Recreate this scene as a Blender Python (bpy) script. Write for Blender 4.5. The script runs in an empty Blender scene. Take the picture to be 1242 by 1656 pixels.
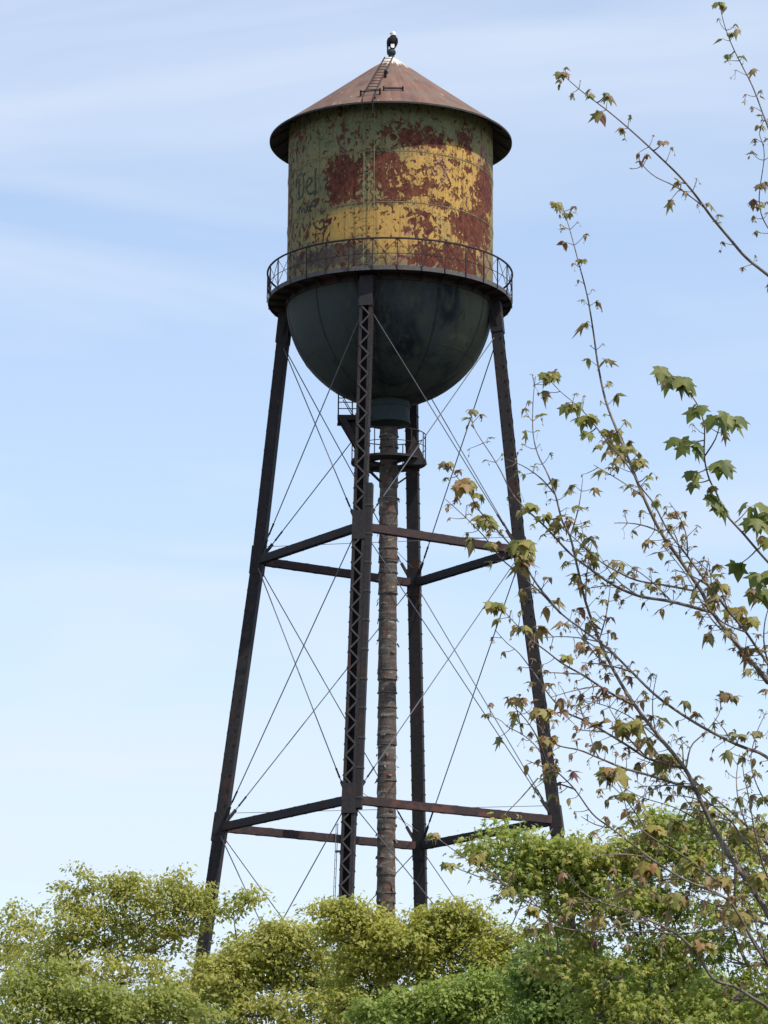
import bpy, math, random
import numpy as np
from mathutils import Vector, Matrix

R = math.radians
rng = np.random.default_rng(7)
random.seed(7)
scene = bpy.context.scene
COL = scene.collection

# ------------------------------------------------------------------ camera
F_PX, PW, PH = 5443.1, 1242.0, 1656.0
PITCH, ROLL, YAW = R(13.2015), R(0.3863), R(-0.0771)
CAM = np.array([0.0, 0.0, 1.6])
FW = np.array([math.sin(YAW)*math.cos(PITCH), math.cos(YAW)*math.cos(PITCH), math.sin(PITCH)])
_rt = np.array([math.cos(YAW), -math.sin(YAW), 0.0])
_up = np.cross(_rt, FW)
RT = _rt*math.cos(ROLL)+_up*math.sin(ROLL)
UP = _up*math.cos(ROLL)-_rt*math.sin(ROLL)

def ray(px, py):
    return FW*F_PX + RT*(px-PW/2) - UP*(py-PH/2)

def at(px, py, Y):
    """world point on the line of sight through photo point (px, py) at distance Y north of the viewer"""
    d = ray(px, py)
    return CAM + d*(Y/d[1])

def proj(p):
    d = np.asarray(p, float)-CAM
    w = d@FW
    return np.array([PW/2+F_PX*(d@RT)/w, PH/2-F_PX*(d@UP)/w])

cam_d = bpy.data.cameras.new("camera")
cam_d.sensor_fit = 'VERTICAL'
cam_d.sensor_height = 24.0
cam_d.lens = F_PX/PH*24.0
cam_d.clip_start = 0.1
cam_d.clip_end = 5000
cam_o = bpy.data.objects.new("camera", cam_d)
M = Matrix(((RT[0], UP[0], -FW[0], CAM[0]), (RT[1], UP[1], -FW[1], CAM[1]), (RT[2], UP[2], -FW[2], CAM[2]), (0, 0, 0, 1)))
cam_o.matrix_world = M
COL.objects.link(cam_o)
scene.camera = cam_o

# ------------------------------------------------------------------ node helpers
class NT:
    def __init__(s, name):
        s.m = bpy.data.materials.new(name); s.m.use_nodes = True
        s.t = s.m.node_tree; s.t.nodes.clear()
        s.out = s.n('ShaderNodeOutputMaterial')
        s.b = s.n('ShaderNodeBsdfPrincipled')
        s.l(s.b.outputs[0], s.out.inputs[0])
    def n(s, typ, **kw):
        x = s.t.nodes.new(typ)
        for k, v in kw.items(): setattr(x, k, v)
        return x
    def l(s, a, b): s.t.links.new(a, b)
    def val(s, sock, v):
        if hasattr(v, 'is_output'): s.l(v, sock)
        else: sock.default_value = v
    def coord(s, scale=(1, 1, 1)):
        tc = s.n('ShaderNodeTexCoord'); mp = s.n('ShaderNodeMapping')
        s.l(tc.outputs['Object'], mp.inputs[0]); mp.inputs['Scale'].default_value = scale
        return mp.outputs[0]
    def noise(s, scale, detail=4, rough=.6, vec=None, dist=0.0):
        x = s.n('ShaderNodeTexNoise'); x.inputs['Scale'].default_value = scale
        x.inputs['Detail'].default_value = detail; x.inputs['Roughness'].default_value = rough
        x.inputs['Distortion'].default_value = dist
        s.l(vec if vec is not None else s.coord(), x.inputs['Vector'])
        return x.outputs[0]
    def ramp(s, fac, a, b):
        x = s.n('ShaderNodeMapRange'); x.clamp = True
        s.l(fac, x.inputs[0]); x.inputs[1].default_value = a; x.inputs[2].default_value = b
        return x.outputs[0]
    def mix(s, fac, a, b):
        x = s.n('ShaderNodeMix', data_type='RGBA')
        s.val(x.inputs[0], fac)
        for sock, v in ((x.inputs[6], a), (x.inputs[7], b)):
            if hasattr(v, 'is_output'): s.l(v, sock)
            else: sock.default_value = (*v, 1)
        return x.outputs[2]
    def math(s, op, a, b=0.0):
        x = s.n('ShaderNodeMath', operation=op)
        s.val(x.inputs[0], a); s.val(x.inputs[1], b)
        return x.outputs[0]
    def attr(s, name):
        x = s.n('ShaderNodeAttribute'); x.attribute_name = name
        return x.outputs['Fac']
    def bump(s, h, strength=.3, dist=.02):
        x = s.n('ShaderNodeBump'); x.inputs['Strength'].default_value = strength
        x.inputs['Distance'].default_value = dist
        s.l(h, x.inputs['Height']); s.l(x.outputs[0], s.b.inputs['Normal'])
    def fin(s, col, rough=.7, metal=0.0, spec=.4):
        s.val(s.b.inputs['Base Color'], col if hasattr(col, 'is_output') else (*col, 1))
        s.val(s.b.inputs['Roughness'], rough)
        s.b.inputs['Metallic'].default_value = metal
        s.b.inputs['Specular IOR Level'].default_value = spec
        return s.m

def steel(name, c1, c2, c3, scale=1.2, thr=.55):
    t = NT(name)
    n1 = t.noise(scale, 6, .65)
    n2 = t.noise(scale*6, 4, .6)
    c = t.mix(t.ramp(n2, .35, .7), c1, c2)
    c = t.mix(t.ramp(n1, thr, thr+.08), c, c3)
    t.bump(n2, .25, .02)
    return t.fin(c, .75, 0, .35)

MAT = {}
MAT['steel'] = steel('weathered_dark_steel', (0.015, 0.013, 0.014), (0.029, 0.023, 0.023), (0.050, 0.021, 0.015), 1.3, .56)
MAT['lattice'] = steel('grey_brown_steel', (0.040, 0.036, 0.034), (0.075, 0.063, 0.058), (0.075, 0.034, 0.023), 2.0, .58)
MAT['strut'] = steel('rusty_red_steel', (0.032, 0.019, 0.019), (0.053, 0.030, 0.027), (0.098, 0.038, 0.027), 1.1, .56)
MAT['rod'] = steel('dull_rod_steel', (.10, .105, .12), (.17, .17, .185), (.16, .10, .08), 3, .62)
MAT['balcony'] = steel('dark_red_brown_steel', (0.024, 0.016, 0.016), (0.048, 0.029, 0.026), (0.088, 0.032, 0.024), 1.6, .56)
MAT['rail'] = steel('rail_steel', (.022, .018, .022), (.045, .032, .034), (.07, .03, .025), 2.4, .6)
MAT['rim'] = steel('grey_rim_steel', (0.075, 0.071, 0.071), (0.128, 0.116, 0.112), (0.083, 0.045, 0.038), 2.0, .58)
MAT['finial'] = steel('dark_green_iron', (.02, .03, .03), (.03, .045, .042), (.05, .05, .045), 8, .6)

def mat_bowl():
    t = NT('bowl_paint')
    v = t.coord((1, 1, .35))
    n1 = t.noise(.42, 7, .66, v, .6)
    n2 = t.noise(3.0, 6, .65, v)
    c = t.mix(t.ramp(n1, .42, .58), (.011, .015, .020), (.050, .059, .054))
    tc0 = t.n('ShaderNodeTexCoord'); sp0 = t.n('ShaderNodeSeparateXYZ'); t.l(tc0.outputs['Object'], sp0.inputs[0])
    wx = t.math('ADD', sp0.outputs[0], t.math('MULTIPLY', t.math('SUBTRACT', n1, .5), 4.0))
    c = t.mix(t.math('MULTIPLY', t.ramp(wx, -.9, -2.2), .8), c, (.058, .070, .068))      # paler towards the left side, edge broken up by noise
    c = t.mix(t.math('MULTIPLY', t.ramp(wx, 2.3, 3.2), .8), c, (.082, .085, .055))  # sunlit tone of the right side put into the paint colour
    c = t.mix(t.math('MULTIPLY', t.ramp(n2, .5, .68), .8), c, (.066, .070, .042))
    n3 = t.noise(1.4, 7, .7, v)
    c = t.mix(t.ramp(n3, .60, .68), c, (.045, .028, .024))
    # plates meeting along meridians: thin dark seams
    tc = t.n('ShaderNodeTexCoord'); sp = t.n('ShaderNodeSeparateXYZ')
    t.l(tc.outputs['Object'], sp.inputs[0])
    ang = t.math('ARCTAN2', sp.outputs[0], sp.outputs[1])
    fr = t.math('FRACT', t.math('MULTIPLY', t.math('ADD', ang, .17), 10/ (2*math.pi)))
    d = t.math('ABSOLUTE', t.math('SUBTRACT', fr, .5))
    seam = t.ramp(d, .016, .006)
    c = t.mix(t.math('MULTIPLY', seam, .8), c, (.018, .016, .015))
    t.bump(n2, .2, .03)
    return t.fin(c, .75, 0, .18)
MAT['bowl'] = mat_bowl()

def mat_tank():
    t = NT('peeling_tank_paint')
    v = t.coord((1, 1, .75))
    nf = t.noise(4.4, 8, .66, v, .6)
    nm = t.noise(1.1, 5, .6, v)
    ng = t.noise(9.0, 4, .6)
    y = t.attr('yellow'); g = t.attr('green'); r = t.attr('rust'); pk = t.attr('primer'); gr = t.attr('soot')
    yy = t.ramp(t.math('ADD', y, t.math('MULTIPLY', t.math('SUBTRACT', nm, .5), .5)), .25, .75)
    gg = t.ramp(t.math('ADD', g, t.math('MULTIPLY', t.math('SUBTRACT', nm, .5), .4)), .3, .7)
    c = t.mix(yy, (.225, .20, .085), (.54, .315, .080))
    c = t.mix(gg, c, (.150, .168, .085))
    c = t.mix(t.ramp(ng, .45, .8), c, (.30, .24, .11))
    # streaks of soot
    vs = t.coord((2.2, 2.2, .12))
    st = t.noise(3.0, 5, .6, vs)
    c = t.mix(t.math('MULTIPLY', t.ramp(st, .52, .72), .45), c, (.09, .08, .055))
    sm = t.ramp(t.math('ADD', gr, t.math('MULTIPLY', t.math('SUBTRACT', nf, .5), 2.2)), .42, .58)
    c = t.mix(t.math('MULTIPLY', sm, .9), c, (.105, .082, .068))
    pm = t.ramp(t.math('ADD', pk, t.math('MULTIPLY', t.math('SUBTRACT', nf, .5), 2.4)), .44, .58)
    c = t.mix(t.math('MULTIPLY', pm, .9), c, (.30, .165, .125))
    rc = t.mix(t.ramp(t.noise(5.5, 6, .7, v), .42, .68), (.075, .021, .015), (.215, .066, .036))
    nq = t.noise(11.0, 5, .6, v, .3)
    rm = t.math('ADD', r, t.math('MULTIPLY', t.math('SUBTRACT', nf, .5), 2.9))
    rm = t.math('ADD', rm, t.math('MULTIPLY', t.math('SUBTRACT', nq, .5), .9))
    # shadow line round each flake, put into the colour as a dark rim
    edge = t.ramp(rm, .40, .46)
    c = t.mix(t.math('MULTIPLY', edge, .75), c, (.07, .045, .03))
    c = t.mix(t.ramp(rm, .47, .53), c, rc)
    run = t.noise(2.6, 6, .6, t.coord((2.6, 2.6, .16)))
    c = t.mix(t.math('MULTIPLY', t.ramp(run, .53, .66), .55), c, (.15, .070, .038))
    # riveted course seams (two rings round the shell)
    h = t.math('MULTIPLY', rm, -1.0)
    t.bump(t.ramp(h, -.6, -.4), .6, .03)
    return t.fin(c, .8, 0, .15)
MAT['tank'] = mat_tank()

def mat_roof():
    t = NT('faded_rust_roof')
    tc = t.n('ShaderNodeTexCoord'); sp = t.n('ShaderNodeSeparateXYZ')
    t.l(tc.outputs['Object'], sp.inputs[0])
    ang = t.math('ARCTAN2', sp.outputs[0], sp.outputs[1])
    cb = t.n('ShaderNodeCombineXYZ')
    t.l(t.math('MULTIPLY', ang, 3.2), cb.inputs[0]); t.l(t.math('MULTIPLY', sp.outputs[2], .35), cb.inputs[1])
    st = t.noise(2.2, 7, .68, cb.outputs[0])
    n1 = t.noise(.9, 5, .6); n2 = t.noise(7, 5, .6)
    c = t.mix(t.ramp(st, .38, .66), (.115, .055, .036), (.235, .130, .090))
    c = t.mix(t.math('MULTIPLY', t.ramp(n1, .46, .60), .8), c, (.155, .115, .082))
    c = t.mix(t.math('MULTIPLY', t.ramp(n2, .55, .75), .5), c, (.15, .06, .042))
    fr = t.math('FRACT', t.math('MULTIPLY', t.math('ADD', ang, .3), 16/(2*math.pi)))
    d = t.math('ABSOLUTE', t.math('SUBTRACT', fr, .5))
    c = t.mix(t.math('MULTIPLY', t.ramp(d, .03, .012), .55), c, (.12, .06, .05))
    w = t.attr('droppings')
    wm = t.ramp(t.math('ADD', w, t.math('MULTIPLY', t.math('SUBTRACT', t.noise(6, 5, .6, cb.outputs[0]), .5), 2.0)), .45, .6)
    c = t.mix(t.math('MULTIPLY', wm, .85), c, (.72, .66, .58))
    t.bump(n2, .15, .02)
    return t.fin(c, .7, 0, .35)
MAT['roof'] = mat_roof()

def mat_soffit():
    t = NT('roof_underside'); n = t.noise(2.5, 5)
    return t.fin(t.mix(t.ramp(n, .4, .65), (.028, .030, .030), (.055, .05, .045)), .85)
MAT['soffit'] = mat_soffit()

def mat_riser():
    t = NT('tattered_riser_lagging')
    v = t.coord((1.6, 1.6, 5.0)); n1 = t.noise(1.3, 6, .7, v, .4)
    v2 = t.coord((3.0, 3.0, 1.0)); n2 = t.noise(2.2, 6, .65, v2)
    n3 = t.noise(14, 4, .6)
    c = t.mix(t.ramp(n1, .36, .6), (.055, .044, .038), (.15, .128, .105))
    c = t.mix(t.ramp(n2, .53, .62), c, (.13, .052, .034))
    c = t.mix(t.ramp(n2, .40, .32), c, (.12, .12, .085))
    c = t.mix(t.ramp(n1, .585, .66), c, (.34, .295, .245))
    c = t.mix(t.math('MULTIPLY', t.ramp(n3, .5, .75), .5), c, (.055, .045, .04))
    t.bump(n1, .6, .05)
    return t.fin(c, .85, 0, .2)
MAT['riser'] = mat_riser()

def mat_flat(name, c1, c2, scale=8, rough=.7):
    t = NT(name); n = t.noise(scale, 5, .6)
    return t.fin(t.mix(t.ramp(n, .38, .66), c1, c2), rough, 0, .3)
MAT['letter'] = mat_flat('dark_olive_lettering', (.030, .033, .019), (.075, .078, .042), 5)
MAT['white_metal'] = mat_flat('bleached_ladder_metal', (.16, .16, .13), (.30, .30, .25), 6)
MAT['plumage'] = mat_flat('dark_brown_plumage', (.008, .007, .007), (.022, .018, .016), 30, .9)
MAT['white_plumage'] = mat_flat('white_plumage', (.75, .74, .72), (.88, .87, .86), 30, .9)
MAT['beak'] = mat_flat('yellow_beak', (.30, .22, .07), (.42, .31, .09), 30, .5)
MAT['bark'] = mat_flat('grey_brown_bark', (.075, .058, .045), (.15, .125, .10), 14, .9)
MAT['pale_bark'] = mat_flat('smooth_grey_twig_bark', (.10, .075, .062), (.25, .205, .165), 22, .8)
MAT['soil'] = mat_flat('gravel_and_grass_ground', (.045, .048, .036), (.075, .072, .062), .6, .95)

def mat_leaf(name, cols, trans=.35, rough=.55):
    """cols: list of (position, colour) over a per-leaf random value"""
    m = bpy.data.materials.new(name); m.use_nodes = True
    t = m.node_tree; t.nodes.clear()
    out = t.nodes.new('ShaderNodeOutputMaterial')
    geo = t.nodes.new('ShaderNodeNewGeometry')
    cr = t.nodes.new('ShaderNodeValToRGB')
    el = cr.color_ramp.elements
    while len(el) > len(cols): el.remove(el[-1])
    while len(el) < len(cols): el.new(.5)
    for e, (p, c) in zip(el, cols): e.position = p; e.color = (*c, 1)
    # clump-scale drift of hue + leaf-scale randomness
    tc = t.nodes.new('ShaderNodeTexCoord')
    nz = t.nodes.new('ShaderNodeTexNoise'); nz.inputs['Scale'].default_value = 1.1; nz.inputs['Detail'].default_value = 2
    t.links.new(tc.outputs['Object'], nz.inputs['Vector'])
    a = t.nodes.new('ShaderNodeMath'); a.operation = 'MULTIPLY_ADD'
    t.links.new(nz.outputs[0], a.inputs[0]); a.inputs[1].default_value = 1.0; a.inputs[2].default_value = -.5
    b = t.nodes.new('ShaderNodeMath'); b.operation = 'MULTIPLY_ADD'
    t.links.new(geo.outputs['Random Per Island'], b.inputs[0]); b.inputs[1].default_value = .7; b.inputs[2].default_value = .15
    s = t.nodes.new('ShaderNodeMath'); s.operation = 'ADD'; s.use_clamp = True
    t.links.new(a.outputs[0], s.inputs[0]); t.links.new(b.outputs[0], s.inputs[1])
    t.links.new(s.outputs[0], cr.inputs[0])
    p = t.nodes.new('ShaderNodeBsdfPrincipled'); p.inputs['Roughness'].default_value = rough
    p.inputs['Specular IOR Level'].default_value = .4
    tr = t.nodes.new('ShaderNodeBsdfTranslucent')
    mx = t.nodes.new('ShaderNodeMixShader'); mx.inputs[0].default_value = trans
    t.links.new(cr.outputs[0], p.inputs['Base Color']); bt = t.nodes.new('ShaderNodeMix'); bt.data_type = 'RGBA'; bt.blend_type = 'MULTIPLY'; bt.clamp_result = False
    bt.inputs[0].default_value = 1.0; t.links.new(cr.outputs[0], bt.inputs[6]); bt.inputs[7].default_value = (1.45, 1.5, 1.1, 1)
    t.links.new(bt.outputs[2], tr.inputs['Color'])
    t.links.new(p.outputs[0], mx.inputs[1]); t.links.new(tr.outputs[0], mx.inputs[2])
    t.links.new(mx.outputs[0], out.inputs[0])
    return m
MAT['leaf_olive'] = mat_leaf('olive_spring_leaf', [(0, (0.204, 0.234, 0.057)), (.5, (0.377, 0.371, 0.085)), (1, (0.518, 0.467, 0.136))], .5)
MAT['leaf_yellow'] = mat_leaf('yellow_olive_leaf', [(0, (0.211, 0.239, 0.051)), (.5, (0.377, 0.372, 0.075)), (1, (0.493, 0.438, 0.122))], .5)
MAT['leaf_mid'] = mat_leaf('mid_green_leaf', [(0, (0.176, 0.219, 0.053)), (.5, (0.302, 0.326, 0.075)), (1, (0.423, 0.407, 0.116))], .5)
MAT['leaf_green'] = mat_leaf('fresh_green_leaf', [(0, (0.139, 0.205, 0.043)), (.5, (0.261, 0.322, 0.065)), (1, (0.393, 0.410, 0.112))], .5)
MAT['leaf_dark'] = mat_leaf('deep_green_leaf', [(0, (0.095, 0.162, 0.041)), (.6, (0.182, 0.257, 0.057)), (1, (0.311, 0.351, 0.095))], .5)
MAT['leaf_maple'] = mat_leaf('maple_leaf', [(0, (0.151, 0.214, 0.046)), (.5, (0.322, 0.361, 0.075)), (.85, (0.453, 0.407, 0.111)), (.95, (0.363, 0.204, 0.087)), (1, (0.282, 0.102, 0.075))], .5)
MAT['leaf_young'] = mat_leaf('young_bronze_leaf', [(0, (.16, .17, .065)), (.4, (.25, .225, .08)), (.65, (.28, .18, .09)), (.85, (.22, .105, .07)), (1, (.14, .065, .055))], .35)
MAT['leaf_big'] = mat_leaf('broad_olive_leaf', [(0, (0.121, 0.155, 0.030)), (.45, (0.257, 0.243, 0.047)), (.75, (0.338, 0.257, 0.068)), (1, (0.297, 0.149, 0.054))], .35)
MAT['leaf_vivid'] = mat_leaf('broad_green_leaf', [(0, (.085, .115, .026)), (.6, (.155, .185, .040)), (1, (.26, .25, .065))], .4)

# ------------------------------------------------------------------ mesh helpers
class MB:
    def __init__(s): s.v = []; s.f = []; s.mi = []
    def add(s, vs, fs, mi=0):
        o = len(s.v); s.v += [tuple(map(float, p)) for p in vs]
        s.f += [tuple(i+o for i in f) for f in fs]; s.mi += [mi]*len(fs)
    def beam(s, a, b, w, h, side=None, mi=0, off=(0, 0)):
        """box of width w (along side) and depth h from a to b"""
        a = np.asarray(a, float); b = np.asarray(b, float)
        d = b-a; d /= np.linalg.norm(d)
        if side is None: side = np.array([0, 0, 1.]) if abs(d[2]) < .9 else np.array([1., 0, 0])
        side = np.asarray(side, float); side = side-d*(side@d); side /= np.linalg.norm(side)
        n = np.cross(d, side)
        a = a+side*off[0]+n*off[1]; b = b+side*off[0]+n*off[1]
        vs = []
        for p in (a, b):
            for i, j in ((-1, -1), (1, -1), (1, 1), (-1, 1)): vs.append(p+side*(i*w/2)+n*(j*h/2))
        s.add(vs, [(3, 2, 1, 0), (4, 5, 6, 7), (0, 1, 5, 4), (1, 2, 6, 5), (2, 3, 7, 6), (3, 0, 4, 7)], mi)
    def tube(s, pts, rad, n=8, mi=0, caps=True):
        pts = np.asarray(pts, float); m = len(pts)
        if np.isscalar(rad): rad = [rad]*m
        t = np.gradient(pts, axis=0); t /= np.linalg.norm(t, axis=1)[:, None]+1e-12
        u = np.array([0, 0, 1.]) if abs(t[0][2]) < .9 else np.array([1., 0, 0])
        vs = []
        for i in range(m):
            u = u-t[i]*(u@t[i]); u /= np.linalg.norm(u)+1e-12
            w = np.cross(t[i], u)
            for k in range(n):
                a = 2*math.pi*k/n
                vs.append(pts[i]+rad[i]*(math.cos(a)*u+math.sin(a)*w))
        fs = []
        for i in range(m-1):
            for k in range(n):
                k2 = (k+1) % n
                fs.append((i*n+k, i*n+k2, (i+1)*n+k2, (i+1)*n+k))
        if caps: fs += [tuple(range(n))[::-1], tuple((m-1)*n+k for k in range(n))]
        s.add(vs, fs, mi)
    def lathe(s, prof, n=96, c=(0, 0), mi=0, closed=False, jit=None):
        """prof list of (r, z)"""
        m = len(prof); vs = []
        for i, (r, z) in enumerate(prof):
            for k in range(n):
                a = 2*math.pi*k/n
                rr = r+(jit(i, k) if jit else 0)
                vs.append((c[0]+rr*math.sin(a), c[1]-rr*math.cos(a), z))
        fs = []
        for i in range(m if closed else m-1):
            i2 = (i+1) % m
            for k in range(n):
                k2 = (k+1) % n
                fs.append((i*n+k, i*n+k2, i2*n+k2, i2*n+k))
        s.add(vs, fs, mi)
    def build(s, name, mat, parent=None, smooth=False, loc=None):
        me = bpy.data.meshes.new(name); me.from_pydata(s.v, [], s.f)
        mats = mat if isinstance(mat, (list, tuple)) else [mat]
        for m in mats: me.materials.append(m)
        if len(mats) > 1: me.polygons.foreach_set('material_index', s.mi)
        if smooth: me.polygons.foreach_set('use_smooth', [True]*len(me.polygons))
        me.update()
        o = bpy.data.objects.new(name, me); COL.objects.link(o)
        if parent is not None: o.parent = parent
        if loc is not None: o.location = loc
        return o

def np_mesh(name, V, faces_flat, per_face, mat, parent=None, smooth=False, mat_idx=None):
    """fast mesh from numpy: all faces have per_face corners"""
    me = bpy.data.meshes.new(name)
    nf = len(faces_flat)//per_face
    me.vertices.add(len(V)); me.vertices.foreach_set('co', np.asarray(V, np.float32).ravel())
    me.loops.add(len(faces_flat)); me.loops.foreach_set('vertex_index', np.asarray(faces_flat, np.int32))
    me.polygons.add(nf)
    me.polygons.foreach_set('loop_start', np.arange(0, nf*per_face, per_face, dtype=np.int32))
    me.polygons.foreach_set('loop_total', np.full(nf, per_face, np.int32))
    mats = mat if isinstance(mat, (list, tuple)) else [mat]
    for m in mats: me.materials.append(m)
    if mat_idx is not None: me.polygons.foreach_set('material_index', np.asarray(mat_idx, np.int32))
    if smooth: me.polygons.foreach_set('use_smooth', np.ones(nf, bool))
    me.update(calc_edges=True); me.validate()
    o = bpy.data.objects.new(name, me); COL.objects.link(o)
    if parent is not None: o.parent = parent
    return o

def thing(name, label, cat, loc, group=None):
    o = bpy.data.objects.new(name, None); COL.objects.link(o)
    o.location = loc; o['label'] = label; o['category'] = cat
    if group: o['group'] = group
    return o

def structure(o): o['kind'] = 'structure'; return o

# ------------------------------------------------------------------ ground
g = MB(); n = 40
xs = np.linspace(-1500, 1500, n)
for j in range(n-1):
    for i in range(n-1):
        pass
vs = [(x, y, 0) for y in np.linspace(-1200, 3000, n) for x in xs]
fs = [(j*n+i, j*n+i+1, (j+1)*n+i+1, (j+1)*n+i) for j in range(n-1) for i in range(n-1)]
g.add(vs, fs)
structure(g.build('ground', MAT['soil']))

# ------------------------------------------------------------------ water tower (local coordinates: axis at x=y=0, ground z=0)
D = 125.167
ZG = 1.6                       # viewer's eye height above the ground
Z1, Z2, Z3 = 27.642+ZG, 17.378+ZG, 7.1+ZG
H1, H2 = 5.097, 6.402
HTOP, ZTOP = 4.12, 37.55+ZG
ZB = 37.70+ZG                  # balcony deck
ZE = 44.23+ZG                  # eave
ZA = 47.86+ZG                  # apex
RB, RE, RT_ = 4.716, 4.731, 4.0
PHI = -11.75
tower = thing('water_tower', 'tall four-legged steel water tower with peeling painted tank, rusty cone roof and balcony', 'water tower', (0, D, 0))

def leg_h(z):
    if z >= Z1: return H1+(HTOP-H1)*(z-Z1)/(ZTOP-Z1)
    return H1+(H2-H1)*(z-Z1)/(Z2-Z1)
def leg_dir(k):
    a = R(PHI+90*k); return np.array([math.sin(a), -math.cos(a), 0])
def leg_p(k, z): 
    return leg_dir(k)*leg_h(z)+np.array([0, 0, z])
def leg_z_at(k, py):
    lo, hi = 0, ZTOP
    for _ in range(50):
        m = (lo+hi)/2
        if proj(leg_p(k, m)+np.array([0, D, 0]))[1] > py: lo = m
        else: hi = m
    return lo

LEG_W, LEG_D = .47, .40
for k in range(4):
    out = leg_dir(k); tan = np.array([-out[1], out[0], 0])
    m = MB(); lac = MB(); guss = []
    levels = [0, Z3, Z2, Z1, ZTOP-.1]
    for za, zb in zip(levels[:-1], levels[1:]):
        a, b = leg_p(k, za), leg_p(k, zb)
        for sgn in (-1, 1):
            m.beam(a, b, .03, LEG_D, tan, off=(sgn*(LEG_W/2-.015), 0))            # channel web (radial plane)
            for so in (-1, 1):
                m.beam(a, b, .085, .028, tan, off=(sgn*(LEG_W/2-.030-.0425), so*(LEG_D/2-.014)))   # flanges
        d = (b-a); L = np.linalg.norm(d); d /= L
        nb = int(round(L/.40))
        nrm = np.cross(d, tan)
        for so in ((1,) if nrm@out > 0 else (-1,)):
            for i in range(nb):
                s0 = -1 if i % 2 else 1
                if so < 0: s0 = -s0
                p = a+d*(L*i/nb)+tan*(s0*(LEG_W/2-.055))+nrm*(so*(LEG_D/2+.010))
                q = a+d*(L*(i+1)/nb)-tan*(s0*(LEG_W/2-.055))+nrm*(so*(LEG_D/2+.010))
                if so == 1: lac.beam(p, q, .062, .018, nrm if False else np.cross(q-p, nrm))
                else: lac.beam(p, q, .062, .018, np.cross(q-p, nrm))
        # rows of rivet heads on the web sides
        nr = int(L/.55)
        for sgn in (-1, 1):
            for i in range(nr):
                p = a+d*(L*(i+.5)/nr)+tan*(sgn*(LEG_W/2+.012))
                for so in (-1, 1):
                    m.beam(p+nrm*so*(LEG_D/2-.05)-d*.03, p+nrm*so*(LEG_D/2-.05)+d*.03, .03, .05, tan)
    for za, zb in zip(levels[:-1], levels[1:]):      # cover plate closing the inward face
        a, b = leg_p(k, za), leg_p(k, zb); d = (b-a)/np.linalg.norm(b-a)
        m.beam(a, b, LEG_W-.01, .02, tan, off=(0, (1 if np.cross(d, tan)@out < 0 else -1)*(LEG_D/2+.012)))
    # gusset plates at each bracing level, batten plates on the laced faces
    for z in (Z3, Z2, Z1):
        c = leg_p(k, z); dz = leg_p(k, z+1)-leg_p(k, z); dz /= np.linalg.norm(dz)
        gus = MB(); guss.append(gus); gus.beam(c-dz*.55, c+dz*.55, LEG_W+.03, LEG_D+.085, tan)
    c = leg_p(k, ZTOP-.1); dz = leg_p(k, ZTOP)-leg_p(k, ZTOP-1); dz /= np.linalg.norm(dz)
    gus = MB(); guss.append(gus); gus.beam(c-dz*1.2, c, LEG_W+.05, LEG_D+.08, tan)
    # stiffening knee from leg head up to the balcony girder
    for sgn in (-1, 1):
        gus.beam(c-dz*1.0+tan*sgn*.25, np.array([*(out*4.0)[:2], ZB-.22])+tan*sgn*.55, .10, .03, out)
    legm = 'lattice' if k == 0 else 'steel'
    lo = m.build('leg', MAT['steel'], tower)
    lac.build('lattice', MAT['lattice' if k == 0 else 'steel'], lo)
    for gus in guss: gus.build('gusset_plate', MAT['steel'], lo)

# square steel conduit running up the near leg
zt, zl = leg_z_at(0, 783), leg_z_at(0, 1308)
out = leg_dir(0); tan = np.array([-out[1], out[0], 0])
cm = MB()
zz = [zl, Z1, zt]
for a, b in zip(zz[:-1], zz[1:]):
    cm.beam(leg_p(0, a), leg_p(0, b), .20, .30, tan, off=(LEG_W/2+.105, 0))
cond = cm.build('conduit', MAT['steel'], tower)
for z in np.arange(zl+.4, zt, 1.1):
    bd = MB(); p = leg_p(0, z); bd.beam(p-np.array([0, 0, .04]), p+np.array([0, 0, .04]), .24, .34, tan, off=(LEG_W/2+.10, 0))
    bd.build('bracket', MAT['lattice'], cond)

# struts
def strut(z, k, mat):
    a, b = leg_p(k, z), leg_p((k+1) % 4, z)
    d = b-a; L = np.linalg.norm(d); d /= L
    a = a+d*.27; b = b-d*.27
    m = MB(); up = np.array([0, 0, 1.]); nn = np.cross(d, up)
    for s in (-1, 1):
        m.beam(a, b, .24, .028, up, off=(0, s*.12))
        for q in (-1, 1):
            m.beam(a, b, .026, .085, up, off=(q*.133, s*.09))
    nb = int(L/.5)
    for i in range(nb):
        s0 = 1 if i % 2 else -1
        p = a+(b-a)*(i/nb)+nn*s0*.1+up*.153; q = a+(b-a)*((i+1)/nb)-nn*s0*.1+up*.153
        m.beam(p, q, .05, .014, np.cross(up, q-p))
        m.beam(p-up*.306, q-up*.306, .05, .014, np.cross(up, q-p))
    m.build('strut', MAT[mat], tower)
for z in (Z1, Z2, Z3):
    for k in range(4):
        strut(z, k, 'strut' if k in (0, 2) else 'steel')

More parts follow.
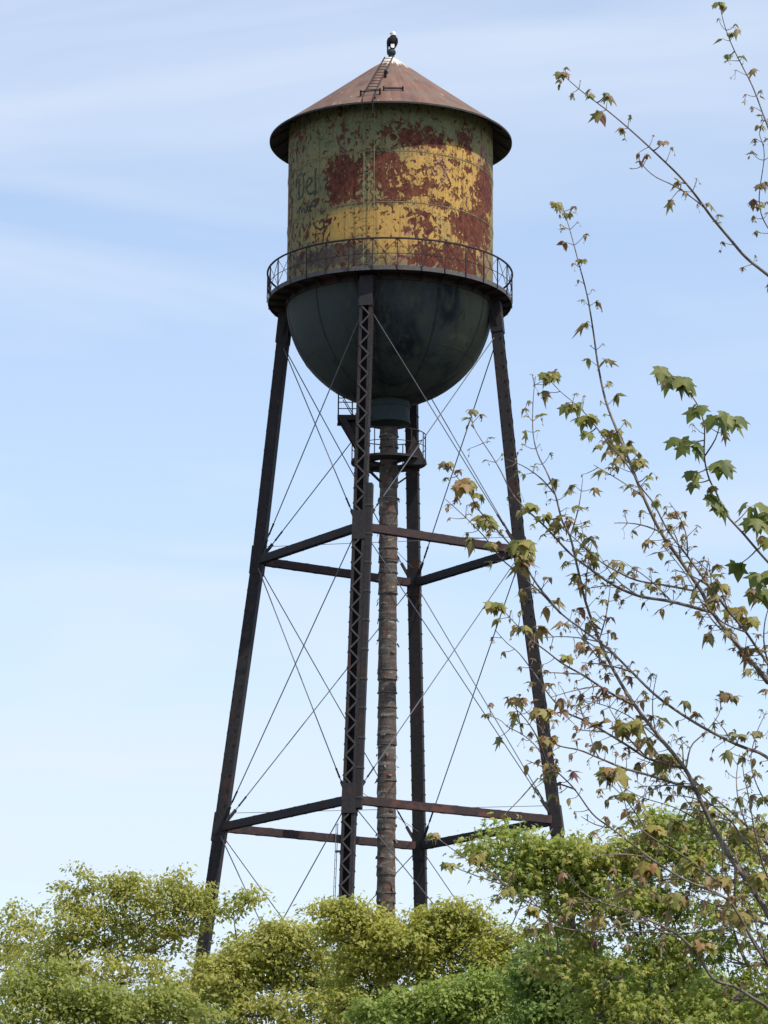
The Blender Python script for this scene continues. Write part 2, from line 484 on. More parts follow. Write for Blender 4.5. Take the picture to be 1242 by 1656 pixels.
# diagonal tie rods with turnbuckles
def rod(a, b, r, tb=True, name='tie_rod', n=6):
    m = MB(); m.tube([a, b], r, n)
    o = m.build(name, MAT['rod'], tower)
    if tb:
        d = b-a; L = np.linalg.norm(d); d = d/L
        p = a+d*.72
        t = MB()
        t.tube([p, p+d*.06, p+d*.12, p+d*.42, p+d*.48, p+d*.54], [r, r*2.0, r*1.6, r*1.6, r*2.0, r], 6)
        # forked clevis plates
        t.beam(a-d*.05, a+d*.55, .12, .05)
        t.build('turnbuckle', MAT['steel'], o)
    return o
panels = [(Z1+.30, ZTOP-1.55), (Z2+.30, Z1-.35), (Z3+.30, Z2-.35), (.3, Z3-.35)]
for pi, (zl_, zh_) in enumerate(panels):
    for k in range(4):
        k2 = (k+1) % 4
        for (ka, kb) in ((k, k2), (k2, k)):
            a, b = leg_p(ka, zl_), leg_p(kb, zh_)
            dd = (b-a); dd[2] = 0; dd /= np.linalg.norm(dd)
            # anchored on the side of each leg that faces the other; the pair passes without touching
            off = np.cross(dd, np.array([0, 0, 1.]))*(.06 if ka == k else -.06)
            sgn = 1 if ka == k else 1
            rod(a+dd*.27+off, b-dd*.27+(off if ka == k else off), .021)
# thin stays steadying the riser
for z in (Z1+.55, Z2+.55, Z3+.55):
    for k in range(4):
        o = leg_dir(k)
        rod(leg_p(k, z)-o*.22, np.array([0, 0, z])+o*.36, .011, False, 'riser_stay')

# tank wall with traced wear and paint tones, some shade included
def tank_hit(px, py, r=RT_):
    d = ray(px, py); o = CAM-np.array([0, D, 0])
    a = d[0]**2+d[1]**2; b = 2*(o[0]*d[0]+o[1]*d[1]); c = o[0]**2+o[1]**2-r*r
    disc = b*b-4*a*c
    t = (-b-math.sqrt(max(disc, 0)))/(2*a)
    p = o+d*t
    return math.atan2(p[0], -p[1]), p[2]
ZW0, ZW1 = ZB-.12, ZE+.40
NT_, NZ_ = 288, 84
th = np.linspace(-math.pi, math.pi, NT_, endpoint=False)
zs = np.linspace(ZW0, ZW1, NZ_)
TH, ZZ = np.meshgrid(th, zs)
def field(blobs, base=0.0):
    f = np.full(TH.shape, base)
    for (px, py, rx, ry, s) in blobs:
        t0, z0 = tank_hit(px, py)
        c = max(math.cos(t0), .35)
        dx = (TH-t0)*RT_/(rx/41.0/c); dz = (ZZ-z0)/(ry/39.5)
        d2 = dx**2+dz**2
        f = np.maximum(f, base+(s-base)*np.clip(1.35*(1-d2**.8), 0, 1))
    return f
rust = field([(557, 288, 44, 50, .80), (548, 305, 22, 28, .85), (628, 285, 36, 52, .66), (612, 270, 14, 36, .85), (655, 300, 22, 30, .58), (672, 220, 62, 24, .66), (700, 228, 26, 14, .9),
              (640, 210, 30, 24, .55), (752, 222, 16, 26, .62), (757, 238, 8, 14, .85), (786, 306, 16, 52, 1.0), (767, 372, 42, 38, .84),
              (780, 362, 22, 36, .78), (685, 365, 34, 34, .56), (705, 278, 16, 30, .42), (745, 270, 40, 12, .50), (672, 310, 28, 16, .66), (710, 330, 26, 9, .70),
              (770, 320, 14, 28, .55), (738, 418, 72, 32, .72), (690, 425, 40, 24, .62), (560, 395, 40, 10, .45), (500, 330, 34, 8, .46), (470, 330, 8, 110, .52),
              (525, 365, 14, 20, .40), (490, 385, 24, 40, .36), (600, 325, 110, 5, .42), (480, 230, 20, 40, .40), (560, 220, 60, 20, .34), (600, 260, 10, 40, .44), (735, 300, 40, 40, .38), (690, 280, 30, 30, .44)], .23)
# back of the tank: untraced, scattered patches
br = np.random.default_rng(3)
for _ in range(26):
    t0 = br.uniform(1.75, 4.55); z0 = br.uniform(ZW0, ZW1); a, b = br.uniform(.3, 1.3), br.uniform(.3, 1.0)
    dt = (TH-t0+math.pi) % (2*math.pi)-math.pi
    rust = np.maximum(rust, br.uniform(.5, 1)*np.clip(1.6*(1-((dt*4/a)**2+((ZZ-z0)/b)**2)), 0, 1))
t0, z0 = tank_hit(497, 302)        # sound paint survives round the lettering
rust = rust-.16*np.exp(-((TH-t0)*RT_/1.0)**2-((ZZ-z0)/.85)**2)
yellow = field([(720, 300, 100, 75, 1.0), (760, 330, 60, 110, .9), (650, 370, 110, 60, .75), (575, 360, 120, 30, .95), (740, 245, 60, 16, 1.0)], .12)
yellow = np.maximum(yellow, np.where(np.abs(TH) > 1.6, .5, 0))
green = field([(540, 290, 80, 34, .62), (545, 195, 80, 60, 1.0), (640, 190, 120, 36, .9), (740, 205, 80, 34, .6), (490, 260, 50, 90, .42), (500, 215, 60, 50, .7)], .05)  # green paint, with shade of the left and top partly coloured in
primer = field([(712, 272, 26, 40, .55), (680, 372, 40, 34, .58), (700, 425, 90, 28, .66), (775, 420, 40, 40, .6), (765, 330, 30, 60, .4), (640, 300, 40, 30, .45), (550, 300, 30, 34, .42), (782, 260, 16, 40, .55), (468, 340, 10, 90, .5)], .10)
soot = field([(540, 412, 70, 26, .80), (590, 420, 30, 26, .65), (480, 425, 30, 24, .6), (640, 425, 30, 20, .4)], .08)
V = np.stack([RT_*np.sin(TH), -RT_*np.cos(TH), ZZ], -1).reshape(-1, 3)
idx = np.arange(NT_*NZ_).reshape(NZ_, NT_)
nx = np.roll(idx, -1, axis=1)
quads = np.stack([idx[:-1], nx[:-1], nx[1:], idx[1:]], -1).reshape(-1)
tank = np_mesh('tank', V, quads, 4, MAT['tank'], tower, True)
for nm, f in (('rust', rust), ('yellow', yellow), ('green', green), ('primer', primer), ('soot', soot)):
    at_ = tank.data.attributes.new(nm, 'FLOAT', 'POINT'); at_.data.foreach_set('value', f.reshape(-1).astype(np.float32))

# course seams: riveted lap bands
def z_front(py): return tank_hit(630, py)[1]
sb = MB()
for py in (243, 326):
    z = z_front(py)
    sb.lathe([(RT_-.01, z-.02), (RT_+.010, z-.02), (RT_+.010, z+.02), (RT_-.01, z+.02)], 144)
rv = sb
for py in (243, 326):
    z = z_front(py)
    for i in range(150):
        a = 2*math.pi*i/150
        for s in (-1, 1):
            p = np.array([math.sin(a)*(RT_+.010), -math.cos(a)*(RT_+.010), z+s*.075])
            o = np.array([math.sin(a), -math.cos(a), 0])
            rv.beam(p, p+o*.012, .03, .03)
sb.build('seam_band', mat_flat('seam_paint', (.13, .085, .05), (.26, .20, .10), 3), tank)

# what is left of the painted lettering: Del ... mon
def z6(x, y): return (460+x/5.917, 160+y/5.917)
strokes = [
    [(112, 850), (112, 790), (132, 735), (160, 712), (180, 735), (184, 800), (182, 880), (172, 930), (128, 965)],
    [(140, 765), (140, 830), (136, 900), (150, 945)],
    [(214, 840), (240, 820), (264, 790), (258, 760), (236, 756), (214, 800), (212, 865), (230, 906), (262, 906), (290, 880)],
    [(300, 662), (296, 740), (296, 830), (300, 880), (318, 900)], [(282, 912), (305, 905)],
    [(122, 1095), (140, 1050), (160, 1030), (166, 1082), (186, 1040), (196, 1086), (216, 1078)],
    [(222, 1070), (214, 1040), (236, 1026), (246, 1060), (226, 1080)],
    [(250, 1040), (258, 1000), (276, 975), (300, 965), (304, 1005), (286, 1030), (262, 1020)],
    [(275, 1180), (300, 1230), (345, 1250), (380, 1225), (378, 1150)], [(355, 1090), (395, 1065)],
]
lt = MB()
for si, st in enumerate(strokes):
    if si == 5: lt.build('lettering', MAT['letter'], tank); lt = MB()
    if si == 8: lt.build('lettering', MAT['letter'], tank); lt = MB()
    pts = [tank_hit(*z6(x, y)) for x, y in st]
    # resample
    fine = []
    for (a, b) in zip(pts[:-1], pts[1:]):
        for u in np.linspace(0, 1, 5)[:-1]: fine.append((a[0]+(b[0]-a[0])*u, a[1]+(b[1]-a[1])*u))
    fine.append(pts[-1])
    P = [np.array([math.sin(t)*(RT_+.012), -math.cos(t)*(RT_+.012), z]) for t, z in fine]
    m = len(P); vs = []
    for i in range(m):
        d = P[min(i+1, m-1)]-P[max(i-1, 0)]; d /= np.linalg.norm(d)
        o = np.array([P[i][0], P[i][1], 0]); o /= np.linalg.norm(o)
        s = np.cross(d, o); w = .044*(1+.35*math.sin(i*1.7))
        vs += [P[i]+s*w-o*.02, P[i]+s*w, P[i]-s*w, P[i]-s*w-o*.02]
    fs = []
    for i in range(m-1):
        for q in range(3): fs.append((i*4+q, i*4+q+1, (i+1)*4+q+1, (i+1)*4+q))
    lt.add(vs, fs)
lt.build('lettering', MAT['letter'], tank)

# bowl (hemisphere) with collar
ZC = ZB-.10
prof = [(RT_-.004, ZC+.0)]
for i in range(1, 33):
    a = math.pi/2*i/32
    prof.append((max(RT_*math.cos(a), .02), ZC-RT_*math.sin(a)))
b = MB(); b.lathe(prof[::-1], 128)
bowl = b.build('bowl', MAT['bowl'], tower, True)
bs = MB()
for i in range(10):          # lapped plate edges running down the bowl
    a = -.17+2*math.pi*(i+.5)/10
    pts = [np.array([RT_*math.cos(e)*math.sin(a), RT_*math.cos(e)*math.cos(a), ZC-RT_*math.sin(e)]) for e in np.linspace(.02, 1.32, 16)]
    for p, q in zip(pts[:-1], pts[1:]): bs.beam(p, q, .07, .022, np.cross(q-p, (p+q)/2-np.array([0, 0, ZC])))
pts = [np.array([RT_*math.cos(.62)*math.sin(t), -RT_*math.cos(.62)*math.cos(t), ZC-RT_*math.sin(.62)]) for t in np.linspace(0, 2*math.pi, 73)]
for p, q in zip(pts[:-1], pts[1:]): bs.beam(p, q, .06, .022, np.cross(q-p, (p+q)/2-np.array([0, 0, ZC])))
bs.build('seam_band', MAT['bowl'], bowl)
c = MB()
zc1 = ZC-RT_+.25; zc0 = 32.82+ZG
c.lathe([(.30, zc0-.18), (.62, zc0-.05), (.80, zc0), (.83, zc0), (.83, zc0+.10), (.79, zc0+.10), (.79, zc0+.62), (.82, zc0+.62), (.82, zc0+.72), (.79, zc0+.72), (.79, zc1)], 48)
c.build('collar', MAT['finial'], bowl, False)

# roof: sheet-metal cone with an eave, underside and finial
sl = (ZA-ZE)/RE
rf = MB()
NR = 24
profr = [(RE, ZE-.06), (RE+.012, ZE-.05)]
for i in range(NR+1):
    u = i/NR; r = RE*(1-u)+.10*u
    profr.append((r+.0, ZE+(RE-r)*sl-.02*math.sin(math.pi*u)))
rf.lathe(profr, 128)
roof = rf.build('roof', MAT['roof'], tower, False)
me = roof.data
dr = np.zeros(len(me.vertices), np.float32)
for i, v in enumerate(me.vertices):
    r = math.hypot(v.co.x, v.co.y); a = math.atan2(v.co.x, -v.co.y)
    dr[i] = max(0, 1.05-r/1.15)*(1.0 if abs(a+.05) < 1.1 else .35)+.12
me.attributes.new('droppings', 'FLOAT', 'POINT').data.foreach_set('value', dr)
sf = MB()
sf.lathe([(RT_-.05, ZE+(RE-RT_)*sl-.13), (RE, ZE-.07)], 128)
sf.lathe([(RE, ZE-.07), (RE+.02, ZE-.07), (RE+.02, ZE+.0), (RE+.005, ZE+.0)], 128)
for i in range(24):
    a = 2*math.pi*(i+.5)/24; o = np.array([math.sin(a), -math.cos(a), 0]); tn = np.array([-o[1], o[0], 0])
    sf.beam(o*(RT_)+np.array([0, 0, ZE+(RE-RT_)*sl-.19]), o*(RE-.05)+np.array([0, 0, ZE-.11+.04*sl]), .05, .09, tn)
sf.build('eave', MAT['soffit'], roof)
ff = MB()
ZBALL = 47.985+ZG
ff.lathe([(.16, ZA-.16), (.13, ZA-.06), (.075, ZA+.0), (.06, ZBALL-.16)], 24)
ff.lathe([(max(.178*math.cos(t), .002), ZBALL+.165*math.sin(t)) for t in np.linspace(-math.pi/2, math.pi/2, 15)], 24)
ff.build('finial', MAT['finial'], roof, True)

def cone_hit(px, py):
    """nearest point of the roof cone on a line of sight"""
    d = ray(px, py); o = CAM-np.array([0, D, 0])
    best = None
    for t in np.linspace((D-6)/d[1], D/d[1], 4000):
        p = o+d*t
        if p[2] <= ZE+(RE-math.hypot(p[0], p[1]))*sl: return p
    return o+d*(D-2)/d[1]
def z8(x, y): return (570+x/11.29, 80+y/11.29)
rl = MB()
la = [cone_hit(*z8(235, 800)), cone_hit(*z8(440, 450)), cone_hit(*z8(590, 190))]
lb = [cone_hit(*z8(425, 800)), cone_hit(*z8(600, 450)), cone_hit(*z8(735, 190))]
up_ = np.array([0, -.05, .09])
pa = [la[0]+up_, la[-1]+up_]; pb = [lb[0]+up_, lb[-1]+up_]
for s0 in (pa, pb): rl.tube(s0, .028, 6)
for u in np.linspace(.04, .96, 12):
    rl.tube([pa[0]+(pa[1]-pa[0])*u, pb[0]+(pb[1]-pb[0])*u], .013, 5)
# handrail bracket at the foot of the roof ladder
q0 = cone_hit(*z8(150, 850)); q1 = cone_hit(*z8(500, 815))
rl.tube([q0+up_*1.6, q1+up_*1.6], .03, 6)
for q in (q0, q1): rl.beam(q-up_*.6, q+up_*2.2, .11, .07)
rl.beam(la[0]+up_, q0+up_*1.6, .04, .04); rl.beam(lb[0]+up_, cone_hit(*z8(410, 905))+up_*.5, .05, .05)
for q, xx in ((la[0], 586), (lb[0], 603)):
    e0 = cone_hit(xx, 163.5)+np.array([0, -.05, .06]); e1 = e0+np.array([.0, .05, -.55])
    rl.tube([q+up_, e0, e1], .02, 5)
rl.build('roof_ladder', MAT['balcony'], roof)
hb = MB()
a = cone_hit(*z8(570, 745)); b2 = cone_hit(*z8(920, 750))
hb.beam(a+up_*.8, b2+up_*.8, .07, .05)
for q in (a, b2): hb.beam(q-up_*.3, q+up_*1.6, .06, .06)
hb.build('roof_bracket', MAT['rail'], roof); hb = MB()
hc = cone_hit(*z8(600, 500))
hb.beam(hc-up_*.3, hc+up_*2.6, .15, .10); hb.beam(hc+up_*2.0, hc+up_*2.0+np.array([.10, 0, -.06]), .08, .08)
hb.build('vent_cowl', MAT['rail'], roof)

# ladder up the tank wall
lad = MB()
t0, _ = tank_hit(590, 300); t1, _ = tank_hit(606, 300)
zla, zlb = ZB+.0, ZE+.15
Pl = []
for t in (t0, t1):
    p0 = np.array([math.sin(t)*(RT_+.16), -math.cos(t)*(RT_+.16), zla]); p1 = p0+np.array([0, 0, zlb-zla])
    lad.tube([p0, p1], .016, 6); Pl.append((p0, p1))
    for z in np.arange(zla+.8, zlb, 2.0):
        q = np.array([p0[0], p0[1], z]); i_ = np.array([math.sin(t)*RT_, -math.cos(t)*RT_, z]); lad.tube([q, i_], .014, 5)
for z in np.arange(zla+.3, zlb, .30):
    lad.tube([np.array([Pl[0][0][0], Pl[0][0][1], z]), np.array([Pl[1][0][0], Pl[1][0][1], z])], .009, 5)
lad.build('tank_ladder', mat_flat('ladder_paint', (.14, .14, .085), (.24, .23, .14), 3), tank)

# balcony: ring deck, rim, girder, rail
d = MB()
d.lathe([(RT_-.06, ZB-.05), (RB-.02, ZB-.05), (RB-.02, ZB+.0), (RT_-.06, ZB+.0)], 128, closed=True)
d.lathe([(RT_+.004, ZB-.30), (RT_+.05, ZB-.30), (RT_+.05, ZB-.055), (RT_+.004, ZB-.055)], 128, closed=True)
for i in range(32):
    a = 2*math.pi*(i+.5)/32; o = np.array([math.sin(a), -math.cos(a), 0]); tn = np.array([-o[1], o[0], 0])
    d.add([o*(RT_+.05)+tn*.012+np.array([0, 0, z]) for z in (ZB-.29,)] +
          [o*(RT_+.05)+tn*.012+np.array([0, 0, ZB-.055]), o*(RB-.05)+tn*.012+np.array([0, 0, ZB-.055]), o*(RB-.05)+tn*.012+np.array([0, 0, ZB-.10]),
           o*(RT_+.05)-tn*.012+np.array([0, 0, ZB-.29]), o*(RT_+.05)-tn*.012+np.array([0, 0, ZB-.055]), o*(RB-.05)-tn*.012+np.array([0, 0, ZB-.055]), o*(RB-.05)-tn*.012+np.array([0, 0, ZB-.10])],
          [(0, 1, 2, 3), (7, 6, 5, 4), (0, 3, 7, 4), (2, 1, 5, 6)])
bal = d.build('balcony', MAT['balcony'], tower)
r_ = MB()
r_.lathe([(RB-.018, ZB-.125), (RB+.012, ZB-.125), (RB+.012, ZB+.045), (RB-.018, ZB+.045)], 160, closed=True)
r_.build('rim', MAT['rim'], bal)
ra = MB(); RR = RB+.035; ZH = 38.80+ZG
ra.tube([np.array([RR*math.sin(t), -RR*math.cos(t), ZH]) for t in np.linspace(0, 2*math.pi, 161)], .040, 6, caps=False)
ra.tube([np.array([RR*math.sin(t), -RR*math.cos(t), (ZH+ZB)/2-.05]) for t in np.linspace(0, 2*math.pi, 161)], .014, 5, caps=False)
NP = 32
for i in range(NP):
    t = 2*math.pi*(i+.3)/NP; t2 = 2*math.pi*(i+1.3)/NP
    f = lambda t, z: np.array([RR*math.sin(t), -RR*math.cos(t), z])
    o = np.array([math.sin(t), -math.cos(t), 0])
    ra.beam(f(t, ZB-.12), f(t, ZH), .036, .036, o)
    ra.tube([f(t, ZB+.08), f(t2, ZH-.03)], .012, 4); ra.tube([f(t2, ZB+.08)+o*.02, f(t, ZH-.03)+o*.02], .012, 4)
ra.build('railing', MAT['rail'], bal)

# riser pipe with wrapped, tattered lagging
rp = MB()
zr0, zr1 = 0.0, zc0-.02
rows = int((zr1-zr0)/.09); prng = np.random.default_rng(11)
band = [prng.uniform(-.008, .02) for _ in range(400)]
patch = prng.uniform(-1, 1, (400, 40))
zsr = np.linspace(zr0, zr1, rows)
cum = np.cumsum(prng.uniform(.28, .62, 400))
def rj(i, k):
    z = zsr[i]-zr0; bi = int(np.searchsorted(cum, z)); s0 = cum[bi-1] if bi else 0
    u = (z-s0)/(cum[bi]-s0)
    return band[bi]+.022*(1-u)+.010*patch[bi][int(k*40/40) % 40]*(1-u)
rp.lathe([(.335, z) for z in zsr], 40, jit=rj)
fl = rp      # torn flaps and tie bands of the lagging
for i in range(80):
    z = prng.uniform(6, zr1-1.5); a = prng.uniform(-2.2, 2.2); o = np.array([math.sin(a), -math.cos(a), 0]); tn = np.array([-o[1], o[0], 0])
    p = o*(.36)+np.array([0, 0, z]); w = prng.uniform(.04, .13); h = prng.uniform(.04, .20); lift = prng.uniform(.02, .09)
    q = p+o*lift-np.array([0, 0, h])
    fl.add([p-tn*w, p+tn*w, q+tn*w*prng.uniform(.3, 1), q-tn*w*prng.uniform(.3, 1), p-tn*w+o*.012, p+tn*w+o*.012, q+tn*w*.7+o*.012, q-tn*w*.7+o*.012],
           [(3, 2, 1, 0), (4, 5, 6, 7), (0, 1, 5, 4), (1, 2, 6, 5), (2, 3, 7, 6), (3, 0, 4, 7)], 1)
bn = rp
for i in range(0, 120):
    z = cum[i]
    if z < zr1-.3 and prng.random() < .55: bn.lathe([(.365, z-.02), (.382, z-.02), (.382, z+.02), (.365, z+.02)], 32, closed=True, mi=2)
riser = rp.build('riser_pipe', [MAT['riser'], mat_flat('torn_lagging', (.06, .042, .035), (.21, .175, .14), 5, .9), mat_flat('tie_band', (.07, .06, .05), (.20, .175, .145), 4, .8)], tower, False)

# catwalk under the bowl: ring deck round the riser, landing, stair, rails
ZK = 31.35+ZG
cw = MB()
cw.lathe([(.66, ZK-.09), (1.45, ZK-.09), (1.45, ZK), (.66, ZK)], 40, closed=True)
for i in range(4):
    a = R(PHI+45+90*i); o = np.array([math.sin(a), -math.cos(a), 0])
    cw.beam(o*.34+np.array([0, 0, ZK-.14]), o*1.4+np.array([0, 0, ZK-.14]), .09, .09)
    cw.beam(o*.36+np.array([0, 0, ZK-.85]), o*1.3+np.array([0, 0, ZK-.16]), .06, .06)
catw = cw.build('catwalk', MAT['steel'], tower)
cr = MB()
for zz_, rr in ((ZK+1.02, .022), (ZK+.52, .016)):
    cr.tube([np.array([1.42*math.sin(t), -1.42*math.cos(t), zz_]) for t in np.linspace(0, 2*math.pi, 41)], rr, 5, caps=False)
for i in range(12):
    t = 2*math.pi*(i+.25)/12
    cr.beam((1.42*math.sin(t), -1.42*math.cos(t), ZK-.05), (1.42*math.sin(t), -1.42*math.cos(t), ZK+1.03), .04, .04)
cr.build('railing', MAT['rail'], catw)
kn = MB()
kp = [at(669, 704, D-.9), at(652, 751, D-.9), at(691, 751, D-.9)]
kp = [p-np.array([0, D, 0]) for p in kp]; kq = [p+np.array([0, .05, 0]) for p in kp]
kn.add(kp+kq, [(0, 1, 2), (5, 4, 3), (0, 3, 4, 1), (1, 4, 5, 2), (2, 5, 3, 0)])
kn.build('knee_plate', MAT['steel'], catw)
ld = MB(); ZL = 33.05+ZG
x0, x1, y0, y1 = -1.98, -.85, -.55, .45
ld.beam((x0, (y0+y1)/2, ZL-.05), (x1, (y0+y1)/2, ZL-.05), .10, y1-y0)
ld.beam((x0, y0+.05, ZL-.14), (x1, y0+.05, ZL-.14), .10, .08)
ld.beam((x0-.02, y1-.05, ZL-.14), (x1, y1-.05, ZL-.14), .10, .08)
landing = ld.build('landing', MAT['steel'], catw)
lr = MB()
for x in (x0+.03, (x0+x1)/2, x1):
    for y in (y0+.03, y1-.03):
        lr.beam((x, y, ZL), (x, y, ZL+1.0 - (.35 if x > -1.2 else 0)), .04, .04)
for y in (y0+.03, y1-.03):
    for z in (ZL+.92, ZL+.5): lr.tube([(x0+.03, y, z), (x1 if z < ZL+.6 else (x0+x1)/2, y, z)], .02, 5)
for z in (ZL+.92, ZL+.5): lr.tube([(x0+.03, y0+.03, z), (x0+.03, y1-.03, z)], .02, 5)
lr.build('railing', MAT['rail'], landing)
stt = MB()
sa = np.array([-1.78, -.40, ZL-.12]); sb_ = np.array([-.98, -.55, ZK+.02])
for yy in (-.25, .25):
    stt.beam(sa+np.array([0, yy+.1, 0]), sb_+np.array([0, yy+.1, 0]), .22, .04, (0, 0, 1))
for u in np.linspace(.06, .94, 8):
    p = sa+(sb_-sa)*u
    stt.beam(p+np.array([-.11, .1, 0]), p+np.array([.13, .1, 0]), .03, .48)
for yy in (-.25, .25):
    stt.add([(-1.92, yy+.0, ZL-.12), (-.80, yy, ZL-.12), (-.80, yy, ZK+.3), (-1.0, yy, ZK+.0), (-1.92, yy+.03, ZL-.12), (-.80, yy+.03, ZL-.12), (-.80, yy+.03, ZK+.3), (-1.0, yy+.03, ZK+.0)],
            [(3, 2, 1, 0), (4, 5, 6, 7), (0, 1, 5, 4), (1, 2, 6, 5), (2, 3, 7, 6), (3, 0, 4, 7)])
    stt.tube([sa+np.array([0, yy+.1, .85]), sb_+np.array([0, yy+.1, .95])], .018, 5)
stt.build('stair', MAT['steel'], catw)

# climbing ladder on the left face of the near leg
lo_ = MB(); out = leg_dir(0); tan = np.array([-out[1], out[0], 0])
zt_ = leg_z_at(0, 1330)
for s in (0, .26):
    lo_.tube([leg_p(0, .5)-tan*(LEG_W/2+.20)+out*(s-.13), leg_p(0, zt_)-tan*(LEG_W/2+.20)+out*(s-.13)], .014, 5)
for z in np.arange(.8, zt_, .32):
    p = leg_p(0, z)-tan*(LEG_W/2+.20)
    lo_.tube([p-out*.13, p+out*.13], .010, 4)
for z in np.arange(1.5, zt_, 2.6):
    p = leg_p(0, z); lo_.beam(p-tan*(LEG_W/2), p-tan*(LEG_W/2+.24), .08, .06)
lo_.build('leg_ladder', MAT['rod'], tower)

# ------------------------------------------------------------------ bald eagle on the finial
eb = np.array([.035, D-.02, ZBALL+.165])
eagle = thing('bald_eagle', 'bald eagle with white head perched on the ball at the tip of the tower roof', 'eagle', eb)
m = MB()
rings = [(.10, -.02, .03, .045, .05), (.15, -.015, .02, .075, .085), (.24, -.005, .0, .115, .12), (.34, .0, -.01, .135, .135), (.44, .01, -.01, .14, .13), (.52, .02, .0, .125, .115),
         (.58, .03, .0, .095, .09), (.62, .04, -.005, .072, .075), (.66, .045, -.01, .062, .068), (.70, .045, -.015, .060, .070), (.74, .045, -.015, .052, .062), (.775, .045, -.01, .034, .04), (.79, .045, -.01, .006, .008)]
NS = 16; vs = []
for z, cx, cy, rx, ry in rings:
    for k in range(NS):
        a = 2*math.pi*k/NS; k_ = 1.22 if z < .6 else 1.38; vs.append((cx+1.08*k_*rx*math.sin(a), cy-1.08*k_*ry*math.cos(a), z-.085))
for i in range(len(rings)-1):
    m.add([], [])
    fs = [(i*NS+k, i*NS+(k+1) % NS, (i+1)*NS+(k+1) % NS, (i+1)*NS+k) for k in range(NS)]
    m.f += fs; m.mi += [1 if rings[i][0] >= .60 else 0]*NS
m.v = vs
m.f.append(tuple(range(NS))[::-1]); m.mi.append(0)
body = m.build('body', [MAT['plumage'], MAT['white_plumage']], eagle, True)
LOW = Vector((0, 0, -.085))
for s in (-1, 1):
    w = MB()
    ws = [(.56, .09*s+.02, .00, .034, .06), (.47, .150*s+.01, -.01, .040, .12), (.34, .165*s, -.01, .042, .135), (.20, .140*s-.02, .0, .040, .12), (.06, .105*s-.06, .02, .026, .08), (-.05, .06*s-.13, .04, .008, .025)]
    vs = []
    for z, cx, cy, rx, ry in ws:
        for k in range(10):
            a = 2*math.pi*k/10; vs.append((1.1*cx+1.1*rx*math.sin(a), cy-1.1*ry*math.cos(a), z-.085))
    fs = [(i*10+k, i*10+(k+1) % 10, (i+1)*10+(k+1) % 10, (i+1)*10+k) for i in range(len(ws)-1) for k in range(10)]
    w.add(vs, [f[::-1] for f in fs]+[tuple(range(10)), tuple(50+k for k in range(10))[::-1]])
    w.build('wing', MAT['plumage'], body, True)
tl = MB()
tl.add([(-.06, -.12, .19), (.08, -.12, .19), (.09, -.13, .06), (.05, -.135, .02), (-.02, -.135, .02), (-.06, -.13, .06),
        (-.06, -.08, .19), (.08, -.08, .19), (.09, -.11, .06), (.05, -.12, .02), (-.02, -.12, .02), (-.06, -.11, .06)],
       [(0, 5, 4, 3, 2, 1)[::-1], (6, 7, 8, 9, 10, 11)[::-1]]+[(i, (i+1) % 6, (i+1) % 6+6, i+6) for i in range(6)])
tl.build('tail', MAT['white_plumage'], body, loc=(0, -.02, -.05))
bk = MB()
bk.tube([(-.025, -.02, .705), (-.055, -.025, .708), (-.080, -.03, .692), (-.086, -.03, .655)], [.036, .034, .024, .004], 8)
bk.build('beak', MAT['beak'], body, True, loc=LOW)
for s in (-1, 1):
    ey = MB(); ey.lathe([(max(.009*math.cos(t), .0005), .722+.009*math.sin(t)) for t in np.linspace(-1.57, 1.57, 6)], 8, c=(.0, -.014+s*.078))
    ey.build('eye', MAT['beak'], body, True, loc=LOW)
for s in (-1, 1):
    ft = MB()
    ft.tube([(s*.05, .0, .12), (s*.055, -.01, .06), (s*.055, -.01, .012)], [.04, .024, .016], 8)
    for a in (-.6, 0, .6, math.pi):
        L = .075 if a != math.pi else .05
        ft.tube([(s*.055, -.01, .015), (s*.055+math.sin(a)*L*.6, -.01-math.cos(a)*L*.6, .018), (s*.055+math.sin(a)*L, -.01-math.cos(a)*L, -.02)], [.012, .010, .003], 6)
    ft.build('foot', MAT['beak'], body, True)

# ------------------------------------------------------------------ foliage helpers
def frames(n_dir, tip):
    """orthonormal leaf frames: rows x (side), y (tip), z (normal)"""
    y = tip/np.linalg.norm(tip, axis=1)[:, None]
    z = n_dir-y*np.sum(n_dir*y, 1)[:, None]
    z /= np.linalg.norm(z, axis=1)[:, None]+1e-9
    x = np.cross(y, z)
    return x, y, z
MAPLE = np.array([(0, .34), (0, 0), (.14, -.10), (.46, -.04), (.34, .17), (.62, .52), (.29, .47), (.20, .66), (0, 1.0),
                  (-.20, .66), (-.29, .47), (-.62, .52), (-.34, .17), (-.46, -.04), (-.14, -.10)])
MAPLE3 = np.array([(x, y, -.30*abs(x)-.28*y*y+(.06 if i in (5, 11) else 0)) for i, (x, y) in enumerate(MAPLE)])
MAPLE_F = np.array([(0, i, i+1) for i in range(1, 14)]+[(0, 14, 1)])
DIAM3 = np.array([(0, 0, 0), (.30, .45, -.10), (0, 1.0, -.28), (-.30, .45, -.10)])
DIAM_F = np.array([(0, 1, 2), (0, 2, 3)])
LOBE3 = np.array([(0, .3, 0), (0, 0, 0), (.30, .08, -.12), (.16, .28, -.08), (.40, .62, -.30), (.12, .52, -.18), (0, 1, -.40), (-.12, .52, -.18), (-.40, .62, -.30), (-.16, .28, -.08), (-.30, .08, -.12)])
LOBE_F = np.array([(0, i, i+1) for i in range(1, 10)]+[(0, 10, 1)])

